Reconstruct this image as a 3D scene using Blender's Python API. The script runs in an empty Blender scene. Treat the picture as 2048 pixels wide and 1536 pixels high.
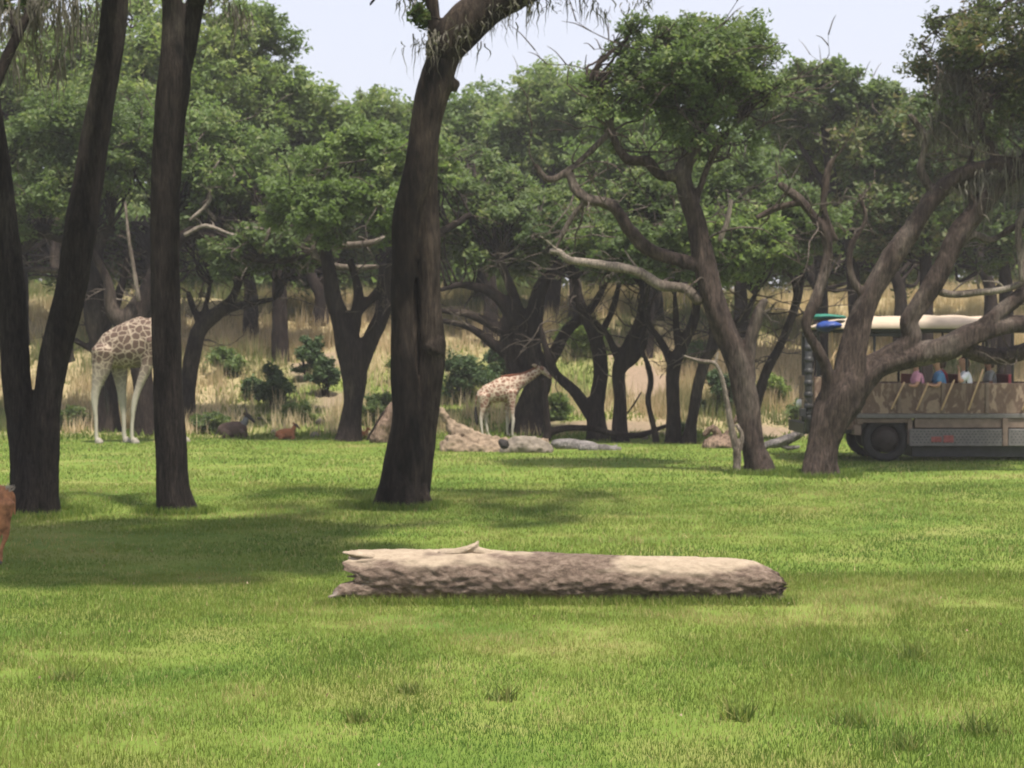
import bpy, math, random
import numpy as np
from mathutils import Vector

# ------------------------------------------------------------------ camera, sky, sun, exposure
SC = bpy.context.scene
COL = SC.collection
FPX, CAMH, HORIZON = 3413.0, 2.5, 700.0
TILT = math.atan((768 - HORIZON) / FPX)
cam_data = bpy.data.cameras.new('camera')
cam_data.lens = FPX / 2048 * 36.0
cam_data.sensor_width = 36.0
cam_data.clip_end = 2000
cam_data.dof.use_dof = True
cam_data.dof.focus_distance = 6.5
cam_data.dof.aperture_fstop = 7.2
cam = bpy.data.objects.new('camera', cam_data)
cam.location = (0, 0, CAMH)
cam.rotation_euler = (math.radians(90) - TILT, 0, 0)
COL.objects.link(cam)
SC.camera = cam

SUN_DIR = Vector((0.20, -0.36, 0.92)).normalized()
world = bpy.data.worlds.new('World')
SC.world = world
world.use_nodes = True
wn = world.node_tree.nodes; wl = world.node_tree.links
for n in list(wn): wn.remove(n)
sky = wn.new('ShaderNodeTexSky'); sky.sky_type = 'NISHITA'; sky.sun_disc = False
sky.sun_elevation = math.asin(SUN_DIR.z); sky.sun_rotation = math.atan2(SUN_DIR.x, SUN_DIR.y)
sky.dust_density = 4.0; sky.air_density = 1.0
bg1 = wn.new('ShaderNodeBackground'); bg1.inputs[1].default_value = 0.05
wl.new(sky.outputs[0], bg1.inputs[0])
bg2 = wn.new('ShaderNodeBackground')            # thin even veil of cloud over the whole sky
bg2.inputs[0].default_value = (0.93, 0.91, 1.0, 1); bg2.inputs[1].default_value = 0.455
addn = wn.new('ShaderNodeAddShader'); wo = wn.new('ShaderNodeOutputWorld')
wl.new(bg1.outputs[0], addn.inputs[0]); wl.new(bg2.outputs[0], addn.inputs[1]); wl.new(addn.outputs[0], wo.inputs[0])

sl = bpy.data.lights.new('sun', 'SUN'); sl.energy = 5.0; sl.angle = math.radians(3.0); sl.color = (1.0, 0.93, 0.80)
so = bpy.data.objects.new('sun', sl); so.rotation_euler = SUN_DIR.to_track_quat('Z', 'Y').to_euler(); so.location = (0, 0, 60)
COL.objects.link(so)
SC.view_settings.view_transform = 'Standard'; SC.view_settings.look = 'None'
SC.view_settings.exposure = 0.66; SC.view_settings.gamma = 1.0; SC.view_settings.use_curve_mapping = False

# ------------------------------------------------------------------ helpers
RNG = np.random.default_rng(11)
random.seed(5)

def P(px, py, Y):
    """world point at distance Y seen at photo position px, py (2048 x 1536)"""
    u = (px - 1024) / FPX; v = (768 - py) / FPX
    ct, st = math.cos(TILT), math.sin(TILT)
    ry = ct + v * st; rz = -st + v * ct
    t = Y / ry
    return np.array((u * t, Y, CAMH + rz * t))

def X(px, Y): return float(P(px, 700, Y)[0])

def _h(i, j, k, seed):
    n = (i * 374761393 + j * 668265263 + k * 2147483647 + seed * 144665) & 0x7fffffff
    n = ((n ^ (n >> 13)) * 1274126177) & 0x7fffffff
    n = (n ^ (n >> 16)) & 0x7fffffff
    return (n % 100003) / 100003.0

def noise3(p, seed=0):
    p = np.asarray(p, float); f = np.floor(p).astype(np.int64); t = p - f; t = t * t * (3 - 2 * t)
    i, j, k = f[..., 0], f[..., 1], f[..., 2]; r = 0
    for a in (0, 1):
        wa = t[..., 0] if a else 1 - t[..., 0]
        for b in (0, 1):
            wb = t[..., 1] if b else 1 - t[..., 1]
            for c in (0, 1):
                wc = t[..., 2] if c else 1 - t[..., 2]
                r = r + wa * wb * wc * _h(i + a, j + b, k + c, seed)
    return r * 2 - 1

def fbm(p, oct=3, seed=0):
    p = np.asarray(p, float); r = 0; a = 1.0; s = 0
    for o in range(oct):
        r = r + a * noise3(p * (2.03 ** o) + 17.3 * o, seed + o); s += a; a *= 0.5
    return r / s

def n2(x, y, f, seed=0, oct=3):
    x = np.asarray(x, float); y = np.asarray(y, float)
    return fbm(np.stack([x * f, y * f, np.zeros_like(x) + 0.37], -1), oct, seed)

def unit(n):
    v = RNG.normal(0, 1, (n, 3)); return v / np.linalg.norm(v, axis=1)[:, None]

def sstep(a, b, x):
    t = np.clip((np.asarray(x, float) - a) / (b - a), 0, 1); return t * t * (3 - 2 * t)

def ground_z(x, y):
    x = np.asarray(x, float); y = np.asarray(y, float)
    edge = 48.0 + 1.5 * n2(x, x * 0, 0.09, 4)
    b = sstep(edge, edge + 26, y)
    z = 4.6 * b + 0.05 * np.clip(y - 76, 0, 200) * 0.6
    z = z + b ** 0.5 * (0.75 * n2(x, y, 0.16, 9) + 0.14 * n2(x, y, 0.9, 19)) + 0.03 * n2(x, y, 0.3, 3) * sstep(12, 25, y)
    return z

def GZ(x, y): return float(ground_z(np.array([x]), np.array([y]))[0])

def tag(o, label=None, cat=None, group=None, kind=None):
    if label: o['label'] = label
    if cat: o['category'] = cat
    if group: o['group'] = group
    if kind: o['kind'] = kind
    return o

def empty(name, loc, label, cat, group=None, rz=0.0):
    o = bpy.data.objects.new(name, None); COL.objects.link(o)
    o.location = tuple(float(v) for v in loc); o.rotation_euler = (0, 0, rz); o.empty_display_size = 0.2
    return tag(o, label, cat, group)

def link(name, me, m, parent=None, world_coords=True):
    o = bpy.data.objects.new(name, me); COL.objects.link(o)
    if m is not None:
        me.materials.clear()
        me.materials.append(m)
    if parent is not None:
        o.parent = parent
        if world_coords:
            o.location = tuple(-v for v in parent.location)
    return o

def raw_mesh(name, V, F, nper, smooth=True, attrs=None):
    """fast mesh: V (n,3), F (m,nper)"""
    me = bpy.data.meshes.new(name)
    V = np.asarray(V, np.float32); F = np.asarray(F, np.int32).reshape(-1, nper)
    me.vertices.add(len(V)); me.vertices.foreach_set('co', V.ravel())
    me.loops.add(F.size); me.loops.foreach_set('vertex_index', F.ravel())
    me.polygons.add(len(F))
    me.polygons.foreach_set('loop_start', np.arange(0, F.size, nper, dtype=np.int32))
    me.polygons.foreach_set('loop_total', np.full(len(F), nper, np.int32))
    me.polygons.foreach_set('use_smooth', np.full(len(F), smooth, bool))
    if attrs:
        for k, a in attrs.items():
            at = me.attributes.new(k, 'FLOAT', 'POINT'); at.data.foreach_set('value', np.asarray(a, np.float32))
    me.update(calc_edges=True)
    return me

class MB:
    """collects quads/tris"""
    def __init__(s): s.v = []; s.f = []; s.n = 0
    def add(s, V, F):
        s.v.append(np.asarray(V, float)); s.f += [tuple(int(i) + s.n for i in f) for f in F]; s.n += len(V)
    def box(s, a, b, rz=0.0, c=None):
        (x0, y0, z0), (x1, y1, z1) = a, b
        V = np.array([(x, y, z) for x in (x0, x1) for y in (y0, y1) for z in (z0, z1)], float)
        if rz:
            c = np.array(c if c is not None else V.mean(0)); ca, sa = math.cos(rz), math.sin(rz); d = V - c
            V = c + np.stack([d[:, 0] * ca - d[:, 1] * sa, d[:, 0] * sa + d[:, 1] * ca, d[:, 2]], 1)
        s.add(V, [(0, 1, 3, 2), (4, 6, 7, 5), (0, 4, 5, 1), (2, 3, 7, 6), (0, 2, 6, 4), (1, 5, 7, 3)])
        return s
    def tube(s, pts, rad, seg=10, **k):
        V, F = tube(pts, rad, seg, **k); s.add(V, F); return s
    def mesh(s, name, smooth=False, bevel=0):
        me = bpy.data.meshes.new(name)
        me.from_pydata([tuple(v) for v in np.concatenate(s.v)], [], s.f)
        me.polygons.foreach_set('use_smooth', [smooth] * len(me.polygons)); me.update()
        return me

def resample(pts, rad, sub):
    P_ = np.asarray(pts, float); R_ = np.asarray(rad, float)
    if R_.ndim == 1: R_ = np.stack([R_, R_], 1)
    A = np.concatenate([P_, R_], 1)
    if len(A) < 3:
        t = np.linspace(0, 1, sub + 1)[:, None]; A2 = A[0] * (1 - t) + A[-1] * t
        return A2[:, :3], A2[:, 3:]
    E = np.concatenate([[2 * A[0] - A[1]], A, [2 * A[-1] - A[-2]]]); out = []
    for i in range(1, len(E) - 2):
        p0, p1, p2, p3 = E[i - 1], E[i], E[i + 1], E[i + 2]
        for t in np.linspace(0, 1, sub, endpoint=False):
            out.append(0.5 * ((2 * p1) + (-p0 + p2) * t + (2 * p0 - 5 * p1 + 4 * p2 - p3) * t * t + (-p0 + 3 * p1 - 3 * p2 + p3) * t ** 3))
    out.append(E[-2]); out = np.array(out)
    out[:, 3:] = np.maximum(out[:, 3:], 0.002)
    return out[:, :3], out[:, 3:]

def tube(pts, rad, seg=12, sub=4, lobes=0.0, twist=1.0, seed=0, caps=True, side=None):
    C, R = resample(pts, rad, sub)
    T = np.gradient(C, axis=0); T /= np.linalg.norm(T, axis=1)[:, None] + 1e-9
    if caps:
        C = np.concatenate([[C[0] - T[0] * R[0].mean() * 0.55], [C[0] - T[0] * R[0].mean() * 0.4], C, [C[-1] + T[-1] * R[-1].mean() * 0.4], [C[-1] + T[-1] * R[-1].mean() * 0.55]])
        T = np.concatenate([[T[0], T[0]], T, [T[-1], T[-1]]])
        R = np.concatenate([[R[0] * 0.25, R[0] * 0.7], R, [R[-1] * 0.7, R[-1] * 0.25]])
    s = np.array(side if side is not None else ((0, 1, 0)), float)
    if abs(s @ T[0]) > 0.9: s = np.array((1.0, 0, 0))
    n = len(C); th = np.linspace(0, 2 * math.pi, seg, endpoint=False); V = np.zeros((n, seg, 3))
    L = 0.0; rs = random.Random(seed); ph = [rs.uniform(0, 6.28) for _ in range(3)]
    for i in range(n):
        s = s - T[i] * (s @ T[i]); s /= np.linalg.norm(s); b = np.cross(T[i], s)
        if i: L += np.linalg.norm(C[i] - C[i - 1])
        k = 1 + lobes * (np.sin(3 * th + ph[0] + L * twist) * 0.6 + np.sin(5 * th + ph[1] - L * twist * 0.7) * 0.35 + np.sin(2 * th + ph[2] + L * 0.5) * 0.5)
        V[i] = C[i] + (np.cos(th) * R[i, 0] * k)[:, None] * s + (np.sin(th) * R[i, 1] * k)[:, None] * b
    V = V.reshape(-1, 3); F = []
    for i in range(n - 1):
        for j in range(seg):
            a = i * seg + j; c = i * seg + (j + 1) % seg
            F.append((a, c, c + seg, a + seg))
    F.append(tuple(range(seg - 1, -1, -1))); F.append(tuple(range((n - 1) * seg, n * seg)))
    return V, F

def displace(me, amp, freq, seed=0, oct=3, stretch=(1, 1, 1)):
    n = len(me.vertices); co = np.zeros(n * 3, np.float32); me.vertices.foreach_get('co', co); co = co.reshape(-1, 3)
    no = np.zeros(n * 3, np.float32); me.vertices.foreach_get('normal', no); no = no.reshape(-1, 3)
    d = fbm(co * np.array(stretch) * freq, oct, seed) * amp
    me.vertices.foreach_set('co', (co + no * d[:, None]).astype(np.float32).ravel()); me.update()

def fuse(mb, voxel, name='mesh', smooth_iter=2):
    me = mb.mesh(name); o = bpy.data.objects.new('tmp', me); COL.objects.link(o)
    md = o.modifiers.new('r', 'REMESH'); md.mode = 'VOXEL'; md.voxel_size = voxel; md.use_smooth_shade = True
    if smooth_iter:
        m2 = o.modifiers.new('s', 'SMOOTH'); m2.iterations = smooth_iter; m2.factor = 0.6
    dg = bpy.context.evaluated_depsgraph_get()
    out = bpy.data.meshes.new_from_object(o.evaluated_get(dg)); out.name = name
    bpy.data.objects.remove(o); bpy.data.meshes.remove(me)
    return out

# ------------------------------------------------------------------ materials
def new_mat(name):
    m = bpy.data.materials.new(name); m.use_nodes = True; nt = m.node_tree
    for n in list(nt.nodes): nt.nodes.remove(n)
    return m, nt

def N(nt, t, **kw):
    n = nt.nodes.new(t)
    for k, v in kw.items():
        if k.startswith('i_'):
            key = k[2:]; n.inputs[int(key) if key.isdigit() else key].default_value = v
        else: setattr(n, k, v)
    return n

def ramp(nt, src, stops):
    r = nt.nodes.new('ShaderNodeValToRGB'); e = r.color_ramp.elements
    while len(e) < len(stops): e.new(0.5)
    for i, (p, c) in enumerate(stops): e[i].position = p; e[i].color = (*c, 1) if len(c) == 3 else c
    nt.links.new(src, r.inputs[0]); return r.outputs[0]

def noise_n(nt, scale, detail=5, stretch=None, coord='Object', rough=0.6, warp=0):
    tc = nt.nodes.new('ShaderNodeTexCoord'); src = tc.outputs[coord]
    if stretch:
        mp = N(nt, 'ShaderNodeMapping'); mp.inputs['Scale'].default_value = stretch
        nt.links.new(src, mp.inputs[0]); src = mp.outputs[0]
    n = N(nt, 'ShaderNodeTexNoise'); n.inputs['Scale'].default_value = scale; n.inputs['Detail'].default_value = detail
    n.inputs['Roughness'].default_value = rough; n.inputs['Distortion'].default_value = warp
    nt.links.new(src, n.inputs['Vector']); return n.outputs['Fac']

def mixc(nt, f, a, b, mode='MIX'):
    m = nt.nodes.new('ShaderNodeMix'); m.data_type = 'RGBA'; m.blend_type = mode
    for v, s in ((f, m.inputs['Factor']), (a, m.inputs['A']), (b, m.inputs['B'])):
        if isinstance(v, (int, float)): s.default_value = v
        elif isinstance(v, tuple): s.default_value = (*v, 1)
        else: nt.links.new(v, s)
    return [o for o in m.outputs if o.type == 'RGBA'][0]

def finish(nt, color, rough=0.9, spec=0.2, bump=None, bstr=0.5, bdist=0.02, metal=0.0):
    b = N(nt, 'ShaderNodeBsdfPrincipled'); o = N(nt, 'ShaderNodeOutputMaterial')
    b.inputs['Roughness'].default_value = rough; b.inputs['Specular IOR Level'].default_value = spec; b.inputs['Metallic'].default_value = metal
    if isinstance(color, tuple): b.inputs['Base Color'].default_value = (*color, 1)
    else: nt.links.new(color, b.inputs['Base Color'])
    if bump is not None:
        bp = N(nt, 'ShaderNodeBump'); bp.inputs['Strength'].default_value = bstr; bp.inputs['Distance'].default_value = bdist
        nt.links.new(bump, bp.inputs['Height']); nt.links.new(bp.outputs[0], b.inputs['Normal'])
    nt.links.new(b.outputs[0], o.inputs[0]); return b

def bark_mat(name, dark, mid, pale, pale_at=0.68, scale=5.0):
    m, nt = new_mat(name)
    a = noise_n(nt, scale, 8, (1, 1, 0.28), rough=0.7, warp=0.6); b = noise_n(nt, 0.9, 4, (1, 1, 0.5)); c = noise_n(nt, scale * 5, 6, (1, 1, 0.15), rough=0.75)
    base = ramp(nt, a, [(0.32, dark), (0.62, mid)])
    patch = ramp(nt, b, [(pale_at - 0.1, (0, 0, 0)), (pale_at + 0.08, (1, 1, 1))])
    col = mixc(nt, patch, base, pale)
    col = mixc(nt, 0.8, col, ramp(nt, c, [(0.34, (0.15, 0.14, 0.13)), (0.5, (0.9, 0.9, 0.9)), (0.66, (1.9, 1.85, 1.75))]), 'MULTIPLY')
    h = mixc(nt, 0.5, a, c)
    finish(nt, col, 0.95, 0.1, h, 1.0, 0.09); return m

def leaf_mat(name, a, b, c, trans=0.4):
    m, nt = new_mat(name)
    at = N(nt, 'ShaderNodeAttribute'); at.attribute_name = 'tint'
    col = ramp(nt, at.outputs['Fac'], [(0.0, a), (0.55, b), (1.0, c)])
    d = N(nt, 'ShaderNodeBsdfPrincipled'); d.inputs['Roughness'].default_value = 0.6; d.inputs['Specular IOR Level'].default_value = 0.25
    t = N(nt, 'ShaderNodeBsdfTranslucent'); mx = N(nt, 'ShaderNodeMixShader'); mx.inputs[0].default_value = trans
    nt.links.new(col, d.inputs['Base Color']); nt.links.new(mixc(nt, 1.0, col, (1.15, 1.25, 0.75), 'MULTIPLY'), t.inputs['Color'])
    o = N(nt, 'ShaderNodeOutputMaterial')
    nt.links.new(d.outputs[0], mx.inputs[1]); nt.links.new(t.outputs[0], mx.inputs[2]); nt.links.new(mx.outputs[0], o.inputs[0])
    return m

def plain(name, col, rough=0.7, var=0.25, scale=8.0, spec=0.3, metal=0.0, bstr=0.2):
    m, nt = new_mat(name); a = noise_n(nt, scale, 5)
    c2 = tuple(min(1, v * (1 + var)) for v in col); c1 = tuple(v * (1 - var) for v in col)
    finish(nt, ramp(nt, a, [(0.3, c1), (0.7, c2)]), rough, spec, a, bstr, 0.01, metal); return m

M = {}
M['bark_near'] = bark_mat('bark_near', (0.008, 0.007, 0.0065), (0.031, 0.025, 0.023), (0.062, 0.054, 0.047), 0.64, 6)
M['bark_centre'] = bark_mat('bark_centre', (0.003, 0.0027, 0.0027), (0.017, 0.0135, 0.0115), (0.062, 0.048, 0.04), 0.62, 4)
M['bark_brown'] = bark_mat('bark_brown', (0.014, 0.011, 0.010), (0.072, 0.054, 0.047), (0.14, 0.118, 0.102), 0.6, 5)
M['bark_far'] = bark_mat('bark_far', (0.010, 0.008, 0.008), (0.032, 0.024, 0.022), (0.075, 0.06, 0.05), 0.66, 4)
M['bark_pale'] = bark_mat('bark_pale', (0.06, 0.048, 0.042), (0.20, 0.165, 0.14), (0.30, 0.26, 0.225), 0.55, 9)
M['bark_twig'] = bark_mat('bark_twig', (0.04, 0.033, 0.03), (0.13, 0.105, 0.09), (0.2, 0.17, 0.15), .6, 8)
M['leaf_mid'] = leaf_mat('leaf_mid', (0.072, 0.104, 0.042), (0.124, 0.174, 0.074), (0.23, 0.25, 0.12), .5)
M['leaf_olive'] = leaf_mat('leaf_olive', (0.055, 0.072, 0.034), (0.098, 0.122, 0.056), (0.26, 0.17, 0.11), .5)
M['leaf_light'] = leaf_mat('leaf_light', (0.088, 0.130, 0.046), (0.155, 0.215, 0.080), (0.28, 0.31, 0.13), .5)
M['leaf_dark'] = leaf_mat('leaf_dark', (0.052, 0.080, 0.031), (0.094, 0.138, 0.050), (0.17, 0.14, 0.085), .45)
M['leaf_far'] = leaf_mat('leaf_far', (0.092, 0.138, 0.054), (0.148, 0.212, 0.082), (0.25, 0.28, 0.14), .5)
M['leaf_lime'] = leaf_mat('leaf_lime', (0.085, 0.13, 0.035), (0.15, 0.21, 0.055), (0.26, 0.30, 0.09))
M['shrub'] = leaf_mat('shrub', (0.035, 0.06, 0.03), (0.06, 0.10, 0.042), (0.11, 0.16, 0.06), 0.3)
M['moss'] = leaf_mat('moss', (0.07, 0.065, 0.055), (0.13, 0.12, 0.10), (0.20, 0.19, 0.16), 0.3)
M['grass'] = leaf_mat('grass', (0.048, 0.108, 0.012), (0.160, 0.198, 0.038), (0.42, 0.34, 0.17), 0.35)
M['straw'] = leaf_mat('straw', (0.13, 0.16, 0.06), (0.42, 0.325, 0.215), (0.64, 0.52, 0.38), 0.45)

# ground material: lawn, dry bank, bare earth
def ground_mat():
    m, nt = new_mat('ground_cover')
    a = noise_n(nt, 0.55, 6, rough=0.65); b = noise_n(nt, 9, 6, rough=0.7); c = noise_n(nt, 45, 4)
    lawn = ramp(nt, a, [(0.30, (0.075, 0.135, 0.022)), (0.52, (0.135, 0.19, 0.036)), (0.72, (0.22, 0.22, 0.075))])
    lawn = mixc(nt, ramp(nt, b, [(0.58, (0, 0, 0)), (0.74, (0.7, 0.7, 0.7))]), lawn, (0.25, 0.19, 0.11))
    bank = ramp(nt, b, [(0.3, (0.13, 0.16, 0.055)), (0.5, (0.30, 0.24, 0.14)), (0.7, (0.40, 0.31, 0.20))])
    earth = ramp(nt, b, [(0.3, (0.17, 0.125, 0.095)), (0.7, (0.28, 0.205, 0.16))])
    d = N(nt, 'ShaderNodeAttribute'); d.attribute_name = 'dry'; e = N(nt, 'ShaderNodeAttribute'); e.attribute_name = 'earth'
    col = mixc(nt, d.outputs['Fac'], lawn, bank); col = mixc(nt, e.outputs['Fac'], col, earth)
    finish(nt, col, 0.95, 0.1, mixc(nt, 0.5, b, c), 0.8, 0.04); return m
M['ground'] = ground_mat()

def earth_mask(x, y):
    e = np.zeros_like(x)
    for (px, py, Y, rx, ry) in ((660, 0, 55, .9, 2.5), (1290, 0, 57, 1.1, 5.0), (1165, 0, 51, 2.4, 1.6), (1300, 0, 50, 2.0, 2), (640, 0, 60, 1.2, 3), (150, 0, 52, 1.5, 2), (1560, 0, 50, 1.6, 2), (790, 0, 50, 1.5, 3)):
        cx = (px - 1024) / FPX * Y
        e = np.maximum(e, np.exp(-(((x - cx) / rx) ** 2 + ((y - Y) / ry) ** 2)))
    return np.clip(0.85 * sstep(0.35, 0.8, e + 0.75 * n2(x, y, 1.1, 21, 4)), 0, 1)

def dry_mask(x, y):
    u = x / np.maximum(y, 1) * FPX + 1024
    d = sstep(48, 51.5, y + 2.0 * n2(x, y, 0.25, 31))
    g = sstep(440, 600, u) * (1 - sstep(1160, 1260, u)) * (1 - sstep(57, 63, y))      # green slope in the middle
    return np.clip(d * (1 - 0.85 * g) , 0, 1)

# ------------------------------------------------------------------ terrain
def grid_axis(fine0, fine1, step, far0, far1):
    a = np.arange(fine0, fine1 + 1e-6, step)
    lo = fine0 - np.geomspace(step, fine0 - far0, 16); hi = fine1 + np.geomspace(step, far1 - fine1, 16)
    return np.concatenate([lo[::-1], a, hi])
gx = grid_axis(-32, 32, 0.4, -400, 400); gy = grid_axis(6, 100, 0.4, -60, 700)
XX, YY = np.meshgrid(gx, gy, indexing='xy'); zz = ground_z(XX, YY)
nx, ny = len(gx), len(gy); ii = np.arange(nx * ny).reshape(ny, nx)
F = np.stack([ii[:-1, :-1], ii[:-1, 1:], ii[1:, 1:], ii[1:, :-1]], -1).reshape(-1, 4)
me = raw_mesh('lawn_and_bank', np.stack([XX, YY, zz], -1).reshape(-1, 3), F, 4, True,
              {'dry': dry_mask(XX, YY).ravel(), 'earth': earth_mask(XX, YY).ravel()})
tag(link('ground', me, M['ground']), kind='structure')

def blades(x, y, h, w, tint, lean=0.5, z=None, two=False):
    n = len(x); a = RNG.uniform(0, math.tau, n); la = RNG.uniform(0, math.tau, n); ll = np.abs(RNG.normal(0, lean, n)) * h
    if z is None: z = ground_z(x, y)
    dx, dy = np.cos(a) * w / 2, np.sin(a) * w / 2
    V = np.zeros((n, 3, 3))
    V[:, 0] = np.stack([x - dx, y - dy, z - 0.01], 1); V[:, 1] = np.stack([x + dx, y + dy, z - 0.01], 1)
    V[:, 2] = np.stack([x + np.cos(la) * ll, y + np.sin(la) * ll, z + h], 1)
    return V.reshape(-1, 3), np.arange(n * 3).reshape(-1, 3), np.repeat(tint, 3)

def wedge(n, y0, y1, half=0.40, power=1.0):
    y = np.sqrt(RNG.uniform(y0 * y0, y1 * y1, n)) if power == 1 else y0 + (y1 - y0) * RNG.uniform(0, 1, n) ** power
    return RNG.uniform(-half, half, n) * y, y

def lawn_grass():
    VV, TT = [], []
    for (n, y0, y1, h, w) in ((330000, 8.5, 19, 0.042, 0.0075), (200000, 19, 32, 0.045, 0.013), (90000, 32, 49.5, 0.055, 0.024)):
        x, y = wedge(n, y0, y1, 0.37)
        k = n2(x, y, 0.35, 51); k2 = n2(x, y, 2.6, 57, 2); k3 = n2(x * 0.6, y, 0.9, 61, 2)
        keep = RNG.uniform(0, 1, n) < np.clip(0.95 - 0.75 * sstep(0.12, 0.5, k2) * sstep(-0.25, 0.3, k3) - 0.3 * sstep(0.2, 0.5, k), 0.12, 1)
        uu = x / y * FPX + 1024; vv = 700 + CAMH * FPX / y
        worn = sum(np.exp(-(((uu - a) / b) ** 2 + ((vv - c) / d) ** 2)) for a, b, c, d in ((1050, 120, 1400, 26), (900, 90, 1350, 22), (260, 170, 1420, 24), (600, 110, 1480, 30), (1480, 160, 1460, 22), (1900, 120, 1440, 26), (1150, 90, 1290, 16), (200, 90, 925, 9), (1650, 200, 1230, 20), (1300, 80, 1340, 14)))
        worn = np.clip(worn * (0.75 + 1.3 * k2), 0, 1)
        keep &= RNG.uniform(0, 1, n) > 0.55 * worn
        keep &= earth_mask(x, y) < 0.5
        x, y, k, k2, k3, worn = x[keep], y[keep], k[keep], k2[keep], k3[keep], worn[keep]; m = len(x)
        t = 0.42 + 0.42 * k + 0.22 * k2 + 0.30 * k3 + RNG.normal(0, 0.07, m)
        st = RNG.uniform(0, 1, m) < 0.06 + 0.32 * sstep(0.05, 0.5, k3) * sstep(-0.2, 0.2, k2) + 0.38 * worn; t[st] = RNG.uniform(0.75, 1.0, st.sum())
        hh = h * RNG.uniform(0.5, 1.25, m) * (1 + 0.7 * n2(x, y, 0.8, 71, 2)) * (1 + 0.35 * sstep(0.5, 3, x) * (y < 19))
        hh[st] *= 1.25
        V, F_, T = blades(x, y, np.clip(hh, 0.012, None), w * RNG.uniform(0.6, 1.2, m), np.clip(t, 0, 1), 0.55)
        VV.append(V); TT.append(T)
    V = np.concatenate(VV); T = np.concatenate(TT)
    me = raw_mesh('lawn_grass', V, np.arange(len(V)).reshape(-1, 3), 3, False, {'tint': T})
    tag(link('lawn_grass', me, M['grass']), 'short bright green grass with straw coloured bits covering the open lawn', 'grass', kind='stuff')
lawn_grass()

def edge_grass():
    VV, TT = [], []
    for (px, Y, w) in ((68, 26.0, .62), (350, 26.1, .36), (805, 27.1, .46), (1518, 34.6, .38), (1636, 34.0, .55)):
        n = 2600; a = RNG.uniform(0, math.tau, n); r = w * (1 + np.abs(RNG.normal(0, .35, n))); x = X(px, Y) + np.cos(a) * r; y = Y + np.sin(a) * r
        V, _, T = blades(x, y, RNG.uniform(.05, .15, n), RNG.uniform(.01, .02, n), np.clip(RNG.normal(.3, .16, n), 0, 1), .6); VV.append(V); TT.append(T)
    n = 5200; x = RNG.uniform(-1.95, 2.8, n); y = 16.80 - np.abs(RNG.normal(0, .10, n)) ; k = .5 + .5 * n2(x, y * 0, 2.2, 7)
    V, _, T = blades(x, y, RNG.uniform(.03, .11, n) * (.5 + k), RNG.uniform(.007, .014, n), np.clip(RNG.normal(.42, .16, n), 0, 1), .6); VV.append(V); TT.append(T)
    V = np.concatenate(VV); T = np.concatenate(TT)
    tag(link('edge_grass', raw_mesh('edge_grass', V, np.arange(len(V)).reshape(-1, 3), 3, False, {'tint': T}), M['grass']), 'longer uncut grass growing against the tree feet and the log', 'grass', kind='stuff')
    n = 900; x, y = wedge(n, 9, 40, .36); z = ground_z(x, y) + RNG.uniform(.02, .06, n); c = np.stack([x, y, z], 1); a = unit(n); b = unit(n); L = RNG.uniform(.012, .028, (n, 1))
    V = np.stack([c, c + a * L, c + b * L], 1).reshape(-1, 3); t = np.repeat(RNG.uniform(0, 1, n), 3)
    tag(link('fallen_leaves', raw_mesh('fallen_leaves', V, np.arange(n * 3).reshape(-1, 3), 3, False, {'tint': t}), M['litter']), 'small brown and pale fallen leaves scattered over the lawn', 'leaves', kind='stuff')
M['litter'] = leaf_mat('litter', (0.13, 0.07, 0.045), (0.24, 0.15, 0.09), (0.36, 0.30, 0.22), .1)
edge_grass()

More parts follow.
